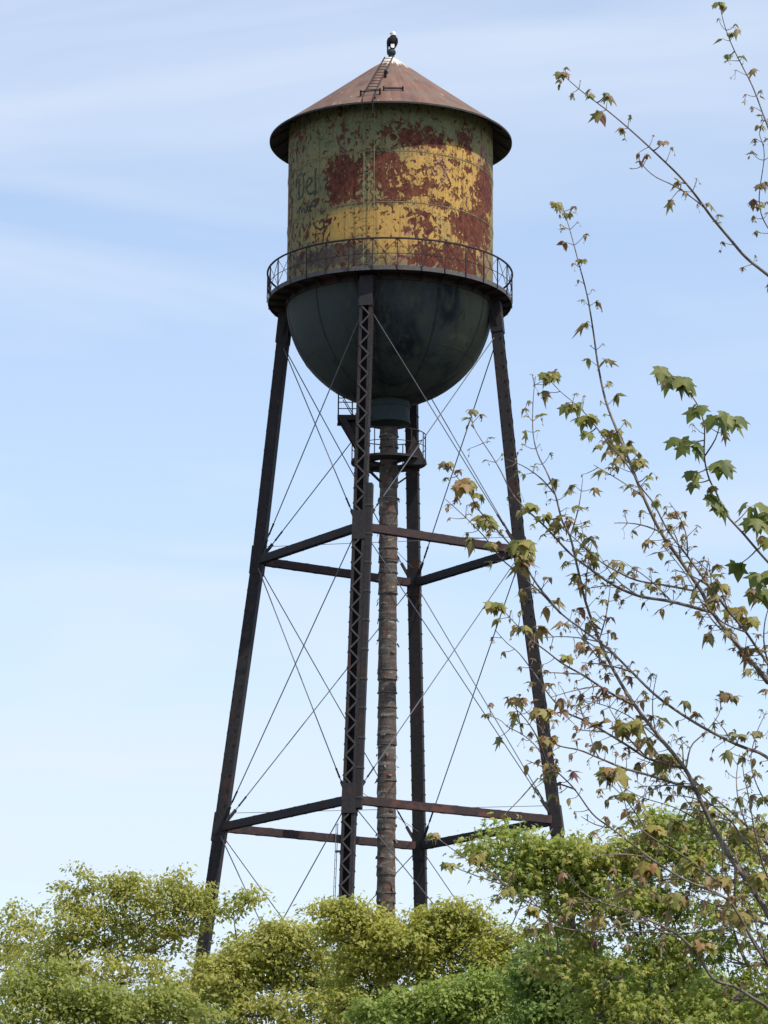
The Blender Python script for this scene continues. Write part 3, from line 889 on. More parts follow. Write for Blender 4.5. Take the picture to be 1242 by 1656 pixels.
def leaves(name, pos, nrm, tip, size, tmpl, tf, mat, parent, base, curl=None, alt=None, altp=None):
    pos = np.asarray(pos, float); N = len(pos)
    x, y, z = frames(np.asarray(nrm, float), np.asarray(tip, float))
    size = np.asarray(size, float)
    T = tmpl
    wz = np.ones(N) if curl is None else curl
    TT = np.repeat(T[None], N, 0)
    if alt is not None: TT[altp] = alt
    V = (pos[:, None, :]-base) + size[:, None, None]*(TT[..., 0:1]*x[:, None, :]+TT[..., 1:2]*y[:, None, :]+(TT[..., 2]*wz[:, None])[..., None]*z[:, None, :])
    Fc = (tf[None]+(np.arange(N)*len(T))[:, None, None]).reshape(-1)
    return np_mesh(name, V.reshape(-1, 3), Fc, 3, mat, parent)

def bez(a, b, sag, n=6):
    a = np.asarray(a, float); b = np.asarray(b, float)
    m = (a+b)/2+np.asarray(sag, float)
    t = np.linspace(0, 1, n)[:, None]
    return (1-t)**2*a+2*t*(1-t)*m+t*t*b

def tree(name, label, cat, Y, base_px, lobes, leaf, per, spread, mat, bark='bark', tmpl=(DIAM3, DIAM_F), flat=.45, group=None, trunk_r=.16, seed=1, updir=.9, thin=.8):
    rg = np.random.default_rng(seed)
    sc = F_PX/(Y*1.02)
    bx = at(base_px, 1500, Y)[0]
    base = np.array([bx, Y, 0.])
    t = thing(name, label, cat, base, group)
    tops = min(l[1] for l in lobes)
    ztop = at(base_px, tops, Y)[2]
    w = MB()
    zs_ = np.linspace(0, ztop*.72, 8)
    wob = rg.normal(0, .10, (8, 2)); wob[0] = 0
    axis = np.stack([wob[:, 0], wob[:, 1], zs_], -1)
    w.tube(axis, np.linspace(trunk_r, trunk_r*.3, 8), 9)
    P, N_, T_, S_ = [], [], [], []
    top_l = [l for l in lobes if l[1]-l[3] < tops+130 and l[3] < 40]
    extra = []
    for l in top_l:            # loose sprays standing out of the crown's outline
        for _ in range(1 if l[4] < 16 else 3):
            extra.append((l[0]+rg.uniform(-.9, .9)*l[2], l[1]-l[3]*rg.uniform(.7, 1.25), rg.uniform(6, 13), rg.uniform(6, 11), int(rg.integers(3, 7))))
    nodes = [np.array([np.interp(z, zs_, axis[:, 0]), np.interp(z, zs_, axis[:, 1]), z]) for z in np.linspace(.28*ztop, .72*ztop, 14)]
    for (px, py, rx, ry, nc) in sorted(lobes, key=lambda l: abs(l[0]-base_px)+.5*abs(l[1]-1720))+extra:
        nc = max(2, int(nc*thin))
        c = at(px, py, Y+rg.uniform(-.6, .6)*rx/sc)
        rad = np.array([rx/sc, max(min(rx, ry*1.8), 25)/sc, ry/sc])
        hub = c-base-np.array([0, 0, rad[2]*.3])
        NA = np.array(nodes)
        dd = np.linalg.norm(NA-hub, axis=1)*(1+1.5*(NA[:, 2] > hub[2]-.15))
        p0 = NA[dd.argmin()]; L = np.linalg.norm(hub-p0)
        side = (hub-p0)*np.array([.25, .25, -.08])
        if nc > 4:
            bz = bez(p0, hub, side+rg.normal(0, .05*L, 3), 7)
            w.tube(bz, np.linspace(min(.012+.009*L, trunk_r*.3), .007, 7), 5); nodes += list(bz[2:])
        else: hub = p0
        for _ in range(nc):
            v = rg.normal(size=3); v /= np.linalg.norm(v)
            q = c+v*rad*rg.uniform(0, 1)**.38
            if rg.random() < .6:
                w.tube(bez(hub, q-base, rg.normal(0, .06, 3)+np.array([0, 0, -.05]), 4), np.linspace(.009, .003, 4), 3, caps=False)
            # a spray: leaves spread over the top of a small dome, a few hanging below
            r_s = spread*rg.uniform(.6, 1.5); k = max(4, int(per*(r_s/spread)**1.5*rg.uniform(.7, 1.3)))
            o = rg.normal(size=(k, 3)); o /= np.linalg.norm(o, axis=1)[:, None]
            o[:, 2] = np.abs(o[:, 2])*np.where(rg.random(k) < .8, 1, -.6)
            tilt = rg.normal(0, .22, 2)
            o = o*(r_s*rg.uniform(.35, 1.45, k)**1.0)[:, None]*np.array([1.25, 1.25, flat*1.5])
            o[:, 2] += o[:, 0]*tilt[0]+o[:, 1]*tilt[1]
            P.append(q+o)
            hz = o.copy(); hz[:, 2] = 0
            T_.append(hz*1.0/r_s+rg.normal(0, .55, (k, 3))+np.array([0, 0, -.35]))
            N_.append(np.array([.12, -.18, updir*.75])+o*.85/r_s+rg.normal(0, .42, (k, 3)))
            S_.append(leaf*rg.uniform(.35, 1.55, k))
    w.build('trunk', MAT[bark], t)
    leaves('crown', np.concatenate(P), np.concatenate(N_), np.concatenate(T_), np.concatenate(S_), tmpl[0], tmpl[1], MAT[mat], t, base)
    return t

# trees standing between the viewer and the tower: only their tops reach into the picture
def fill(x0, x1, y0, y1, nx, ny, n, rx, ry):
    return [(x0+(x1-x0)*(i+.5)/nx, y0+(y1-y0)*(j+.5)/ny, rx, ry, n) for i in range(nx) for j in range(ny)]
G = 'trees in front of the tower'
tree('broadleaf_tree', 'thin wispy yellow-green treetop beside the airy olive tree, partly cut off by the picture edge', 'tree', 64, -10,
     [(14, 1492, 16, 26, 7), (52, 1500, 22, 24, 9), (10, 1530, 34, 34, 22), (66, 1540, 24, 24, 12), (-40, 1540, 50, 50, 30), (20, 1585, 60, 40, 44), (-60, 1600, 60, 50, 24), (20, 1660, 80, 50, 40), (-40, 1740, 90, 60, 26), (40, 1820, 90, 60, 20)],
     0.072, 46, 0.175, 'leaf_olive', group=G, seed=2, thin=.62)
tree('broadleaf_tree', 'airy olive-green tree with sky gaps, crown overlapping the foot of an outer tower leg', 'tree', 60, 225,
     [(148, 1436, 24, 18, 14), (196, 1436, 34, 15, 18), (226, 1452, 24, 20, 14), (120, 1462, 24, 24, 15), (170, 1470, 50, 28, 34), (118, 1500, 36, 24, 22), (225, 1490, 40, 24, 26),
      (276, 1430, 14, 14, 8), (282, 1458, 28, 20, 17), (318, 1452, 16, 16, 8), (326, 1478, 32, 20, 20), (378, 1470, 26, 13, 12), (402, 1455, 18, 9, 8), (295, 1500, 40, 20, 22),
      (170, 1520, 60, 26, 34), (250, 1530, 60, 24, 34), (95, 1540, 40, 26, 22), (388, 1530, 24, 16, 8), (350, 1578, 34, 22, 20), (190, 1580, 120, 34, 70), (320, 1605, 90, 28, 44), (90, 1590, 70, 34, 40),
      (120, 1640, 90, 40, 46), (250, 1650, 110, 40, 60), (160, 1740, 140, 70, 50), (300, 1740, 120, 70, 40), (220, 1840, 150, 80, 40)],
     0.072, 46, 0.175, 'leaf_olive', group=G, seed=3, thin=.66)
tree('broadleaf_tree', 'low green tree with dark underside, in front of the airy olive-green tree', 'tree', 52, 110,
     [(40, 1600, 60, 30, 44), (120, 1622, 70, 26, 46), (30, 1645, 70, 34, 50), (190, 1630, 50, 28, 34), (230, 1648, 60, 30, 40), (300, 1640, 60, 30, 42), (120, 1680, 120, 34, 60), (260, 1700, 100, 40, 50), (20, 1720, 100, 50, 40), (140, 1800, 160, 70, 50)],
     0.068, 44, 0.170, 'leaf_mid', group=G, seed=4)
tree('broadleaf_tree', 'rounded yellow-olive tree between the airy olive tree and the latticed tower leg', 'tree', 56, 440,
     [(352, 1590, 40, 26, 24), (375, 1566, 20, 14, 9), (408, 1548, 30, 20, 20), (450, 1522, 26, 18, 17), (440, 1545, 50, 26, 38), (500, 1540, 40, 26, 32), (480, 1520, 20, 16, 10), (420, 1580, 70, 30, 54), (520, 1580, 60, 34, 50), (380, 1600, 50, 34, 34),
      (430, 1630, 80, 36, 60), (530, 1640, 70, 36, 54), (360, 1650, 60, 36, 34), (430, 1710, 130, 50, 60), (520, 1780, 110, 60, 40), (420, 1840, 120, 70, 30)],
     0.072, 46, 0.175, 'leaf_olive', group=G, seed=5)
tree('broadleaf_tree', 'bright yellow-olive tree standing before the thick central pipe of the tower', 'tree', 50, 680,
     [(520, 1478, 18, 8, 6), (545, 1474, 14, 10, 7), (560, 1492, 26, 22, 18), (535, 1505, 20, 18, 10), (590, 1512, 24, 18, 14), (625, 1510, 36, 20, 28), (668, 1510, 36, 22, 28), (700, 1505, 22, 16, 12), (722, 1480, 16, 14, 9), (745, 1500, 30, 22, 20),
      (790, 1515, 36, 24, 26), (815, 1535, 26, 20, 16), (640, 1540, 70, 28, 58), (720, 1540, 60, 28, 48), (580, 1545, 40, 28, 30), (780, 1550, 50, 26, 34), (830, 1565, 26, 20, 14), (600, 1585, 60, 30, 44), (690, 1590, 70, 30, 56), (770, 1590, 60, 28, 44),
      (620, 1635, 80, 34, 54), (720, 1640, 80, 34, 54), (560, 1630, 40, 34, 24), (820, 1610, 40, 26, 20), (680, 1720, 150, 50, 60), (660, 1800, 130, 60, 40), (690, 1860, 130, 70, 30)],
     0.064, 49, 0.160, 'leaf_yellow', group=G, seed=6)
tree('broadleaf_tree', 'low fresh-green bushy tree below the bright yellow-olive tree', 'tree', 42, 730,
     [(660, 1632, 44, 22, 32), (720, 1620, 44, 22, 32), (775, 1615, 44, 26, 34), (830, 1622, 34, 26, 26), (700, 1650, 80, 26, 54), (800, 1655, 70, 26, 46), (600, 1655, 50, 22, 24), (740, 1710, 140, 40, 60), (720, 1780, 130, 50, 40), (740, 1860, 130, 60, 30)],
     0.058, 46, 0.140, 'leaf_green', group=G, seed=7)
tree('broadleaf_tree', 'dense deep-green tree between the bright yellow-olive tree and the broad-leaved maple', 'tree', 36, 920,
     [(890, 1556, 30, 16, 24), (935, 1556, 30, 18, 24), (862, 1585, 24, 14, 14), (900, 1600, 44, 20, 38), (960, 1590, 40, 22, 36), (1010, 1600, 50, 24, 40), (870, 1640, 44, 24, 34), (950, 1640, 70, 24, 60), (1040, 1640, 60, 28, 44), (1100, 1610, 50, 26, 34), (1150, 1640, 60, 30, 40), (1220, 1640, 50, 30, 34),
      (940, 1700, 120, 40, 60), (1080, 1710, 120, 40, 50), (960, 1790, 140, 60, 40), (960, 1880, 140, 60, 30)],
     0.053, 49, 0.130, 'leaf_dark', group=G, seed=8, thin=1.15)
tree('maple_tree', 'leafy green maple of broad lobed leaves behind the bare shoots of the nearer maple', 'tree', 26, 1040,
     [(780, 1392, 18, 14, 4), (815, 1368, 26, 14, 6), (850, 1385, 26, 14, 7), (820, 1415, 30, 18, 9), (880, 1388, 24, 18, 8), (905, 1385, 26, 16, 8), (960, 1390, 34, 18, 11), (1010, 1385, 26, 20, 8), (880, 1420, 44, 22, 16), (840, 1440, 30, 12, 6), (950, 1430, 50, 24, 18),
      (1060, 1345, 26, 20, 9), (1085, 1365, 34, 26, 13), (1120, 1355, 22, 26, 9), (1050, 1400, 50, 28, 19), (1120, 1410, 46, 30, 17), (1190, 1390, 40, 40, 14), (1230, 1360, 30, 50, 12), (910, 1465, 50, 20, 15), (1000, 1470, 60, 28, 22), (1090, 1480, 60, 32, 22), (1180, 1470, 50, 40, 17), (1250, 1450, 50, 60, 16),
      (905, 1570, 40, 18, 14), (985, 1620, 60, 24, 20), (1090, 1640, 60, 26, 20), (1180, 1655, 60, 26, 18), (1030, 1440, 50, 26, 12), (868, 1508, 22, 12, 6), (905, 1500, 26, 14, 6), (960, 1520, 50, 24, 14), (1040, 1535, 60, 26, 18), (1130, 1540, 60, 34, 18), (1210, 1550, 50, 40, 16), (985, 1575, 60, 24, 15), (1080, 1590, 70, 30, 18), (1180, 1610, 70, 34, 18), (1280, 1560, 60, 70, 14), (1000, 1640, 80, 34, 18), (1120, 1660, 100, 40, 22), (1060, 1740, 140, 60, 26), (1240, 1700, 100, 80, 20)],
     0.049, 41, 0.110, 'leaf_maple', bark='pale_bark', tmpl=(LOBE3, LOBE_F), seed=9, flat=.5, updir=.8, thin=.78)

# ------------------------------------------------------------------ near maple with long bare shoots
YM = 12.5
mbase = np.array([at(1470, 1500, YM)[0], YM+.1, 0.])
maple = thing('maple_tree', 'near maple with long bare shoots and sparse bronze young leaves crossing a tower leg', 'tree', mbase)
mr = np.random.default_rng(21)
twr = MB()
tz = np.linspace(0, 4.9, 9)
twr.tube([(mr.normal(0, .02)*(z > 0), mr.normal(0, .02)*(z > 0), z) for z in tz], np.linspace(.085, .022, 9), 10)
twr.build('trunk', MAT['pale_bark'], maple)
def trunk_at(py): return np.array([mbase[0], mbase[1], max(.8, at(1470, py, YM)[2])])

# (points in photo from tip to base, width at base px, tip depth offset m, joins trunk at photo height or None, tuft density)
BR = [
 ([(1163, 4), (1172, 42), (1185, 76), (1200, 106), (1218, 142), (1236, 190), (1262, 260), (1300, 360), (1350, 520)], 5, -.3, 900, 1),
 ([(909, 120), (940, 147), (985, 181), (1025, 215), (1063, 250), (1100, 286), (1125, 316), (1150, 350), (1180, 386), (1206, 416), (1242, 445), (1310, 500), (1380, 590)], 7, -.7, 900, .75),
 ([(1030, 250), (1040, 268), (1060, 286), (1095, 303), (1133, 330)], 2.5, -.55, None, .5),
 ([(908, 328), (921, 370), (935, 422), (950, 480), (960, 540), (967, 590), (980, 650), (1000, 702), (1020, 752), (1040, 802), (1068, 860), (1100, 906), (1133, 955), (1152, 990), (1195, 1046), (1242, 1102), (1310, 1190), (1400, 1330)], 10, .2, 1500, 1),
 ([(882, 606), (905, 632), (943, 665), (982, 714), (1015, 753), (1038, 790), (1057, 814), (1080, 858), (1112, 900), (1144, 944), (1176, 986), (1206, 1022), (1242, 1074), (1300, 1150), (1400, 1290)], 6, -.2, 1440, 1.1),
 ([(1072, 600), (1105, 625), (1128, 655), (1139, 690), (1139, 737), (1146, 772), (1159, 798), (1173, 830), (1202, 863), (1232, 898), (1262, 930), (1330, 1000), (1400, 1100)], 6, -1.0, 1260, .12),
 ([(1166, 680), (1157, 710), (1140, 737)], 3, -1.0, None, .1),
 ([(866, 608), (862, 650), (862, 700), (870, 735), (885, 765), (898, 800), (909, 842), (922, 868), (934, 918), (947, 973), (969, 1035), (992, 1083), (1021, 1132), (1060, 1184), (1105, 1239), (1125, 1277), (1144, 1318), (1156, 1343), (1182, 1388), (1211, 1429), (1242, 1477), (1290, 1550), (1370, 1680)], 11, .5, 1830, 1),
 ([(762, 666), (766, 690), (778, 711), (794, 735), (810, 762), (826, 794), (845, 818), (882, 852), (921, 894), (956, 921), (992, 946), (1034, 964), (1086, 973), (1151, 990)], 6, .6, None, 1),
 ([(905, 850), (935, 876), (963, 902), (992, 921), (1028, 938), (1073, 946), (1121, 955)], 4, .3, None, 1.1),
 ([(720, 807), (752, 836), (786, 871), (810, 903), (840, 928), (876, 960), (905, 990), (937, 1015), (969, 1038), (992, 1057), (1021, 1086), (1066, 1129), (1128, 1171), (1183, 1200), (1209, 1211), (1242, 1226), (1310, 1290), (1400, 1420)], 7, .1, 1620, 1),
 ([(728, 756), (742, 775), (760, 799), (773, 823), (797, 850), (823, 879), (846, 910), (872, 950), (905, 990)], 4, -.1, None, .7),
 ([(812, 985), (835, 1010), (855, 1031), (885, 1054), (911, 1074), (940, 1090), (969, 1109), (995, 1125), (1021, 1138)], 4.5, -.3, None, 1),
 ([(800, 1018), (820, 1040), (840, 1057), (869, 1096), (889, 1125), (914, 1151), (947, 1166), (979, 1184), (1015, 1206), (1047, 1226), (1075, 1234), (1108, 1243)], 5, .2, None, 1),
 ([(842, 1140), (868, 1170), (898, 1203), (937, 1213), (969, 1226), (1008, 1242), (1047, 1253), (1086, 1265), (1120, 1276)], 5, -.2, None, 1),
 ([(786, 1156), (808, 1164), (822, 1176), (845, 1188), (866, 1206), (882, 1229), (903, 1250), (929, 1276), (959, 1317), (988, 1339), (1018, 1362), (1052, 1388), (1104, 1421), (1171, 1451), (1193, 1477), (1215, 1518), (1238, 1555), (1290, 1630), (1390, 1760)], 6, -.5, 1900, .8),
 ([(986, 1248), (1005, 1277), (1018, 1321), (1048, 1350), (1092, 1376), (1126, 1399), (1167, 1432), (1189, 1470), (1225, 1530), (1280, 1610), (1380, 1740)], 6, -.3, 1880, .7),
 ([(908, 1400), (940, 1440), (970, 1458), (1018, 1473), (1048, 1488), (1089, 1507), (1115, 1529), (1137, 1559), (1156, 1585), (1189, 1596), (1219, 1615), (1244, 1632), (1330, 1710)], 7, -.6, 1900, .55),
 ([(1060, 1184), (1105, 1242), (1130, 1269), (1174, 1306), (1208, 1336), (1242, 1366), (1310, 1440), (1400, 1580)], 8, .5, 1760, .7),
 ([(1085, 1225), (1122, 1272), (1152, 1302), (1182, 1328), (1208, 1365), (1242, 1398), (1310, 1490), (1400, 1640)], 7, .25, 1800, .7),
 ([(820, 1432), (845, 1455), (877, 1488), (921, 1503), (981, 1507), (1040, 1507), (1096, 1510), (1133, 1507), (1182, 1499), (1222, 1490), (1262, 1500)], 4, -.7, None, .5),
 ([(1164, 1116), (1164, 1151), (1141, 1184), (1118, 1206), (1110, 1240)], 3, .3, None, .6),
 ([(1201, 1216), (1202, 1248), (1209, 1281), (1215, 1313), (1222, 1352), (1242, 1420), (1290, 1500)], 4, -.2, 1700, 1.2),
 ([(1238, 190), (1228, 214), (1236, 250), (1228, 330), (1250, 380), (1300, 430), (1370, 560)], 3, -.4, 920, .9),
 ([(1240, 1150), (1222, 1190), (1215, 1240), (1240, 1300), (1290, 1360)], 3, .2, 1650, .9),
 ([(1000, 1270), (1040, 1290), (1100, 1310), (1160, 1350), (1210, 1420), (1250, 1500), (1330, 1620)], 4, .3, 1840, .9),
 ([(930, 1130), (975, 1140), (1020, 1160), (1070, 1200), (1110, 1245)], 3, .45, None, 1),
 ([(1070, 880), (1110, 930), (1150, 1000), (1190, 1040), (1240, 1105)], 4, .1, None, 1.0),
]
for _i, (_pts, _w, _d, _j, _dn) in list(enumerate(BR)):
    if _w < 4.5 or _dn < .5: continue
    for (x0_, y0_), (x1_, y1_) in zip(_pts[1:-1], _pts[2:]):
        if not (760 < y0_ < 1560 and 840 < x0_ < 1250) or mr.random() < .42: continue
        dx, dy = x0_-x1_, y0_-y1_; L_ = math.hypot(dx, dy); a_ = math.atan2(dy, dx)+mr.choice((-1, 1))*mr.uniform(.35, .75)
        ln = mr.uniform(45, 120); bend = mr.uniform(-.5, .5)
        q = [(x0_, y0_)]
        for k_ in range(3):
            aa = a_+bend*k_*.6; q.append((q[-1][0]+math.cos(aa)*ln/3, q[-1][1]+math.sin(aa)*ln/3))
        BR.append((q[::-1], mr.uniform(2.2, 3.4), _d+mr.uniform(-.25, .25), None, mr.uniform(.7, 1.2)))
def resample(pts, step):
    P = np.asarray(pts, float); seg = np.linalg.norm(np.diff(P, axis=0), axis=1); s = np.r_[0, np.cumsum(seg)]
    n = max(3, int(s[-1]/step)); u = np.linspace(0, s[-1], n)
    # smooth with Catmull-Rom through the traced points
    out = []
    for v in u:
        i = min(np.searchsorted(s, v, side='right')-1, len(P)-2); t = (v-s[i])/max(seg[i], 1e-6)
        p0, p1, p2, p3 = P[max(i-1, 0)], P[i], P[i+1], P[min(i+2, len(P)-1)]
        out.append(.5*((2*p1)+(-p0+p2)*t+(2*p0-5*p1+4*p2-p3)*t*t+(-p0+3*p1-3*p2+p3)*t**3))
    return np.array(out), u

def tuft(P, N_, T_, S_, c, outdir, k, size):
    a0 = mr.uniform(0, 2*math.pi)
    for i in range(k):
        a = a0+2*math.pi*i/k+mr.normal(0, .35)
        h = np.array([math.cos(a), math.sin(a), 0])+outdir*.4
        tip = h*mr.uniform(.6, 1.1)+np.array([0, 0, mr.uniform(-1.1, .1)])
        P.append(c); T_.append(tip); N_.append(np.array([0, 0, 1.])+h*.6+mr.normal(0, .3, 3)); S_.append(size*mr.uniform(.45, 1.35))

# broad opened leaf sprays: (photo x, y, spread px, leaves, colour)
BIG = [(909, 120, 13, 3, 'r'), (900, 330, 16, 3, 'o'), (918, 346, 14, 3, 'o'), (941, 420, 10, 2, 'o'), (890, 604, 22, 6, 'o'), (925, 655, 22, 4, 'o'), (950, 675, 24, 5, 'o'), (950, 700, 16, 3, 'o'),
       (990, 700, 24, 4, 'o'), (1010, 725, 22, 4, 'o'), (1035, 745, 22, 4, 'o'), (970, 722, 14, 2, 'o'), (752, 780, 26, 5, 'o'), (772, 800, 14, 3, 'o'), (785, 838, 22, 6, 'o'), (768, 815, 12, 3, 'o'),
       (840, 880, 26, 9, 'o'), (850, 900, 20, 5, 'o'), (795, 880, 16, 4, 'o'), (860, 820, 20, 4, 'o'), (880, 835, 20, 4, 'o'), (900, 848, 18, 3, 'o'), (800, 978, 20, 6, 'g'), (843, 1014, 18, 4, 'o'), (832, 1132, 18, 4, 'g'),
       (880, 1150, 22, 6, 'o'), (885, 1195, 18, 4, 'o'), (895, 1240, 18, 4, 'o'), (1013, 1172, 28, 8, 'o'), (985, 1245, 30, 8, 'g'), (1080, 1225, 28, 7, 'o'), (915, 1062, 14, 3, 'o'), (945, 1048, 14, 3, 'r'), (1138, 1275, 20, 4, 'o'),
       (1165, 948, 22, 5, 'o'), (1190, 985, 22, 5, 'g'), (1212, 1000, 20, 4, 'g'), (1215, 955, 14, 3, 'r'), (1175, 1122, 18, 3, 'r'), (1195, 1190, 16, 4, 'r'), (1225, 1185, 14, 3, 'r'), (1205, 1050, 18, 4, 'r'),
       (720, 750, 14, 4, 'r'), (764, 664, 12, 4, 'r'), (1072, 230, 10, 3, 'r'), (980, 152, 8, 2, 'r'), (955, 155, 10, 3, 'o'), (1163, 5, 13, 5, 'o'), (1182, 55, 10, 3, 'o'), (1176, 90, 10, 2, 'o'), (1228, 205, 12, 4, 'o'), (1232, 300, 14, 4, 'r'), (1228, 332, 11, 3, 'r'),
       (785, 1156, 9, 3, 'r'), (1015, 1285, 18, 4, 'o'), (700, 1350, 16, 4, 'g'), (815, 1318, 10, 2, 'o'), (725, 1398, 14, 4, 'g'), (770, 1385, 18, 6, 'g'), (855, 1500, 13, 3, 'r'), (1100, 1330, 24, 5, 'o'), (1055, 1340, 24, 5, 'o'), (1240, 1290, 20, 4, 'o'), (1200, 1345, 26, 5, 'o'),
       (1060, 950, 12, 2, 'o'), (1000, 912, 14, 3, 'g'), (1028, 930, 10, 2, 'r'), (958, 895, 16, 3, 'o'), (1045, 770, 14, 2, 'o'), (1060, 812, 14, 3, 'r'), (1090, 830, 12, 2, 'r'), (1028, 795, 12, 3, 'r'),
       (1068, 596, 24, 3, 'v'), (1092, 612, 26, 4, 'v'), (1108, 610, 20, 2, 'v'), (1115, 636, 10, 2, 'o'), (1135, 660, 22, 3, 'v'), (1162, 672, 22, 3, 'v'), (1182, 680, 24, 4, 'v'), (1100, 712, 22, 2, 'v'), (1113, 722, 24, 3, 'v'), (1165, 752, 22, 4, 'v'),
       (1118, 765, 18, 3, 'v'), (1122, 780, 14, 2, 'v'), (1150, 788, 12, 3, 'r'), (1140, 803, 22, 3, 'v'), (1158, 818, 22, 3, 'v'), (1212, 820, 24, 3, 'v'), (1222, 842, 26, 4, 'v'), (1240, 830, 24, 4, 'v'), (1242, 870, 20, 3, 'o'), (1050, 1400, 26, 6, 'g'), (1120, 1390, 26, 6, 'o'), (1165, 1420, 24, 5, 'g'), (1090, 1450, 24, 5, 'o'), (1010, 1440, 20, 5, 'g'), (1200, 1480, 26, 6, 'g'), (1140, 1530, 22, 5, 'o'), (1230, 1420, 26, 6, 'o'), (960, 1490, 18, 5, 'g'), (860, 1470, 16, 5, 'g'), (820, 1440, 16, 4, 'o'), (1196, 912, 20, 2, 'v'), (1236, 930, 30, 4, 'v'), (1230, 955, 24, 3, 'v')]

used_big = [False]*len(BIG)
node_list = []
records = []
mains = {}
for bi, (pts, wpx, dep, joint, dens) in enumerate(BR):
    P2, u = resample(pts, 9)
    n = len(P2)
    # depth: the shoot leaves the trunk's distance and drifts to its own at the tip
    f = 1-u/u[-1]
    if joint is None:     # a side shoot: its foot meets the nearest earlier shoot
        best = None
        for (Q2, Q3) in [(r[0], r[1]) for r in records]:
            dd = np.linalg.norm(Q2-P2[-1], axis=1); j = dd.argmin()
            if best is None or dd[j] < best[0]: best = (dd[j], Q3[j])
        y_end = best[1][1] if best else YM
        join3 = best[1] if best and best[0] < 40 else None
    else: y_end = YM; join3 = None
    Yd = y_end+(YM+dep-y_end)*f**1.0+.05*np.sin(u/60+bi)
    P3 = np.array([at(p[0], p[1], y) for p, y in zip(P2, Yd)])
    records.append((P2, P3, dens, wpx))
    s = YM/F_PX
    rr = (1.1+(wpx-1.1)*np.linspace(0, 1, n)**.9)*s/2
    if joint is not None:
        e = trunk_at(joint); rest = bez(P3[-1], e, (0, 0, -.03), 6)[1:]
        P3x = np.vstack([P3, rest]); rr = np.r_[rr, np.linspace(rr[-1], rr[-1]*1.25, 5)]
    else:
        P3x = np.vstack([P3, join3[None]]) if join3 is not None else P3
        if join3 is not None: rr = np.r_[rr, rr[-1]]
    w = MB(); w.tube(P3x-mbase, rr, 7)
    mains[bi] = [w, [], [], [], [], [], [], [], [], []]   # wood, young P N T S, broad P N T S, broad colour

def young(bi, c, out, k, size): tuft(mains[bi][1], mains[bi][2], mains[bi][3], mains[bi][4], c, out, k, size*math.exp(mr.normal(0, .32)))
px_m = YM/F_PX
for bi, (P2, P3, dens, wpx) in enumerate(records):
    w = mains[bi][0]; n = len(P3); i = 0; L = 0
    inside = 0
    step = 21/max(dens, .05)
    Lx = 0; nxt = mr.uniform(4, 12)
    for i in range(1, n-1):
        Lx += np.linalg.norm(P2[i]-P2[i-1])
        if Lx < nxt: continue
        nxt = Lx+step*mr.uniform(.55, 1.5)
        if P2[i][0] > 1300 or P2[i][1] > 1700: continue
        ax = P3[i-1]-P3[i+1]; ax /= np.linalg.norm(ax)      # towards the tip
        for s0 in (-1, 1):
            if mr.random() < .2: continue
            sd = np.cross(ax, np.array([0, 1., 0]))*s0+np.array([0, mr.normal(0, .7), 0])
            sd /= np.linalg.norm(sd)
            dr_ = ax*mr.uniform(.15, .7)+sd+np.array([0, 0, mr.uniform(0, .5)])
            dr_ /= np.linalg.norm(dr_)
            ln = mr.uniform(9, 30)*px_m
            e = P3[i]+dr_*ln
            w.tube(bez(P3[i]-mbase, e-mbase, np.array([0, 0, -.12*ln])+mr.normal(0, .08*ln, 3), 4), [.0019, .0014, .0012, .001], 4, caps=False)
            young(bi, e, dr_, int(mr.integers(1, 6)), mr.uniform(8, 16)*px_m)
            # hanging flower threads
            for _ in range(int(mr.integers(0, 3))):
                h = e+np.array([mr.normal(0, 4), mr.normal(0, 4), -mr.uniform(6, 15)])*px_m
                w.tube(bez(e-mbase, h-mbase, mr.normal(0, 2, 3)*px_m, 3), .0007, 3, caps=False)
                young(bi, h, dr_, 2, mr.uniform(3, 6)*px_m)
# broad leaf sprays hang on the nearest shoot by a real stalk
for (x, y, sp, k, colr) in BIG:
    best = None
    for bi, (P2, P3, dens, wpx) in enumerate(records):
        dd = np.hypot(P2[:, 0]-x, P2[:, 1]-y); j = dd.argmin()
        if best is None or dd[j] < best[0]: best = (dd[j], bi, j)
    d0, bi, j = best
    P2, P3 = records[bi][:2]
    Yc = P3[j][1]+mr.uniform(-.08, .08)
    c = at(x, y, Yc)
    w = mains[bi][0]
    w.tube(bez(P3[j]-mbase, c-mbase, (0, 0, -.01), 5), np.linspace(.003, .0016, 5), 5, caps=False)
    rec = mains[bi]
    viv = colr == 'v'
    for i in range(int(k*(1.4 if viv else 2.6)+.5)):
        a = mr.uniform(0, 2*math.pi)
        h = np.array([math.cos(a), math.sin(a)*.8-.15, mr.uniform(-.25, .45)])
        o = c+h*sp*mr.uniform(.25, .65)*px_m
        w.tube([c-mbase, o-mbase], .0011, 3, caps=False)
        tip = h*.6+np.array([0, -.1, -mr.uniform(.5, 1.5)])
        rec[5].append(o); rec[7].append(tip)
        rec[6].append(np.array([h[0]*.6, h[1]*.6-.55, .75])+mr.normal(0, .3, 3))
        sz = sp*(mr.uniform(.95, 1.5) if viv else mr.uniform(.45, 1.15))*px_m
        rec[8].append(min(max(sz, 8*px_m), 32*px_m)); rec[9].append({'o': 0, 'g': 0, 'v': 1, 'r': 2}[colr])
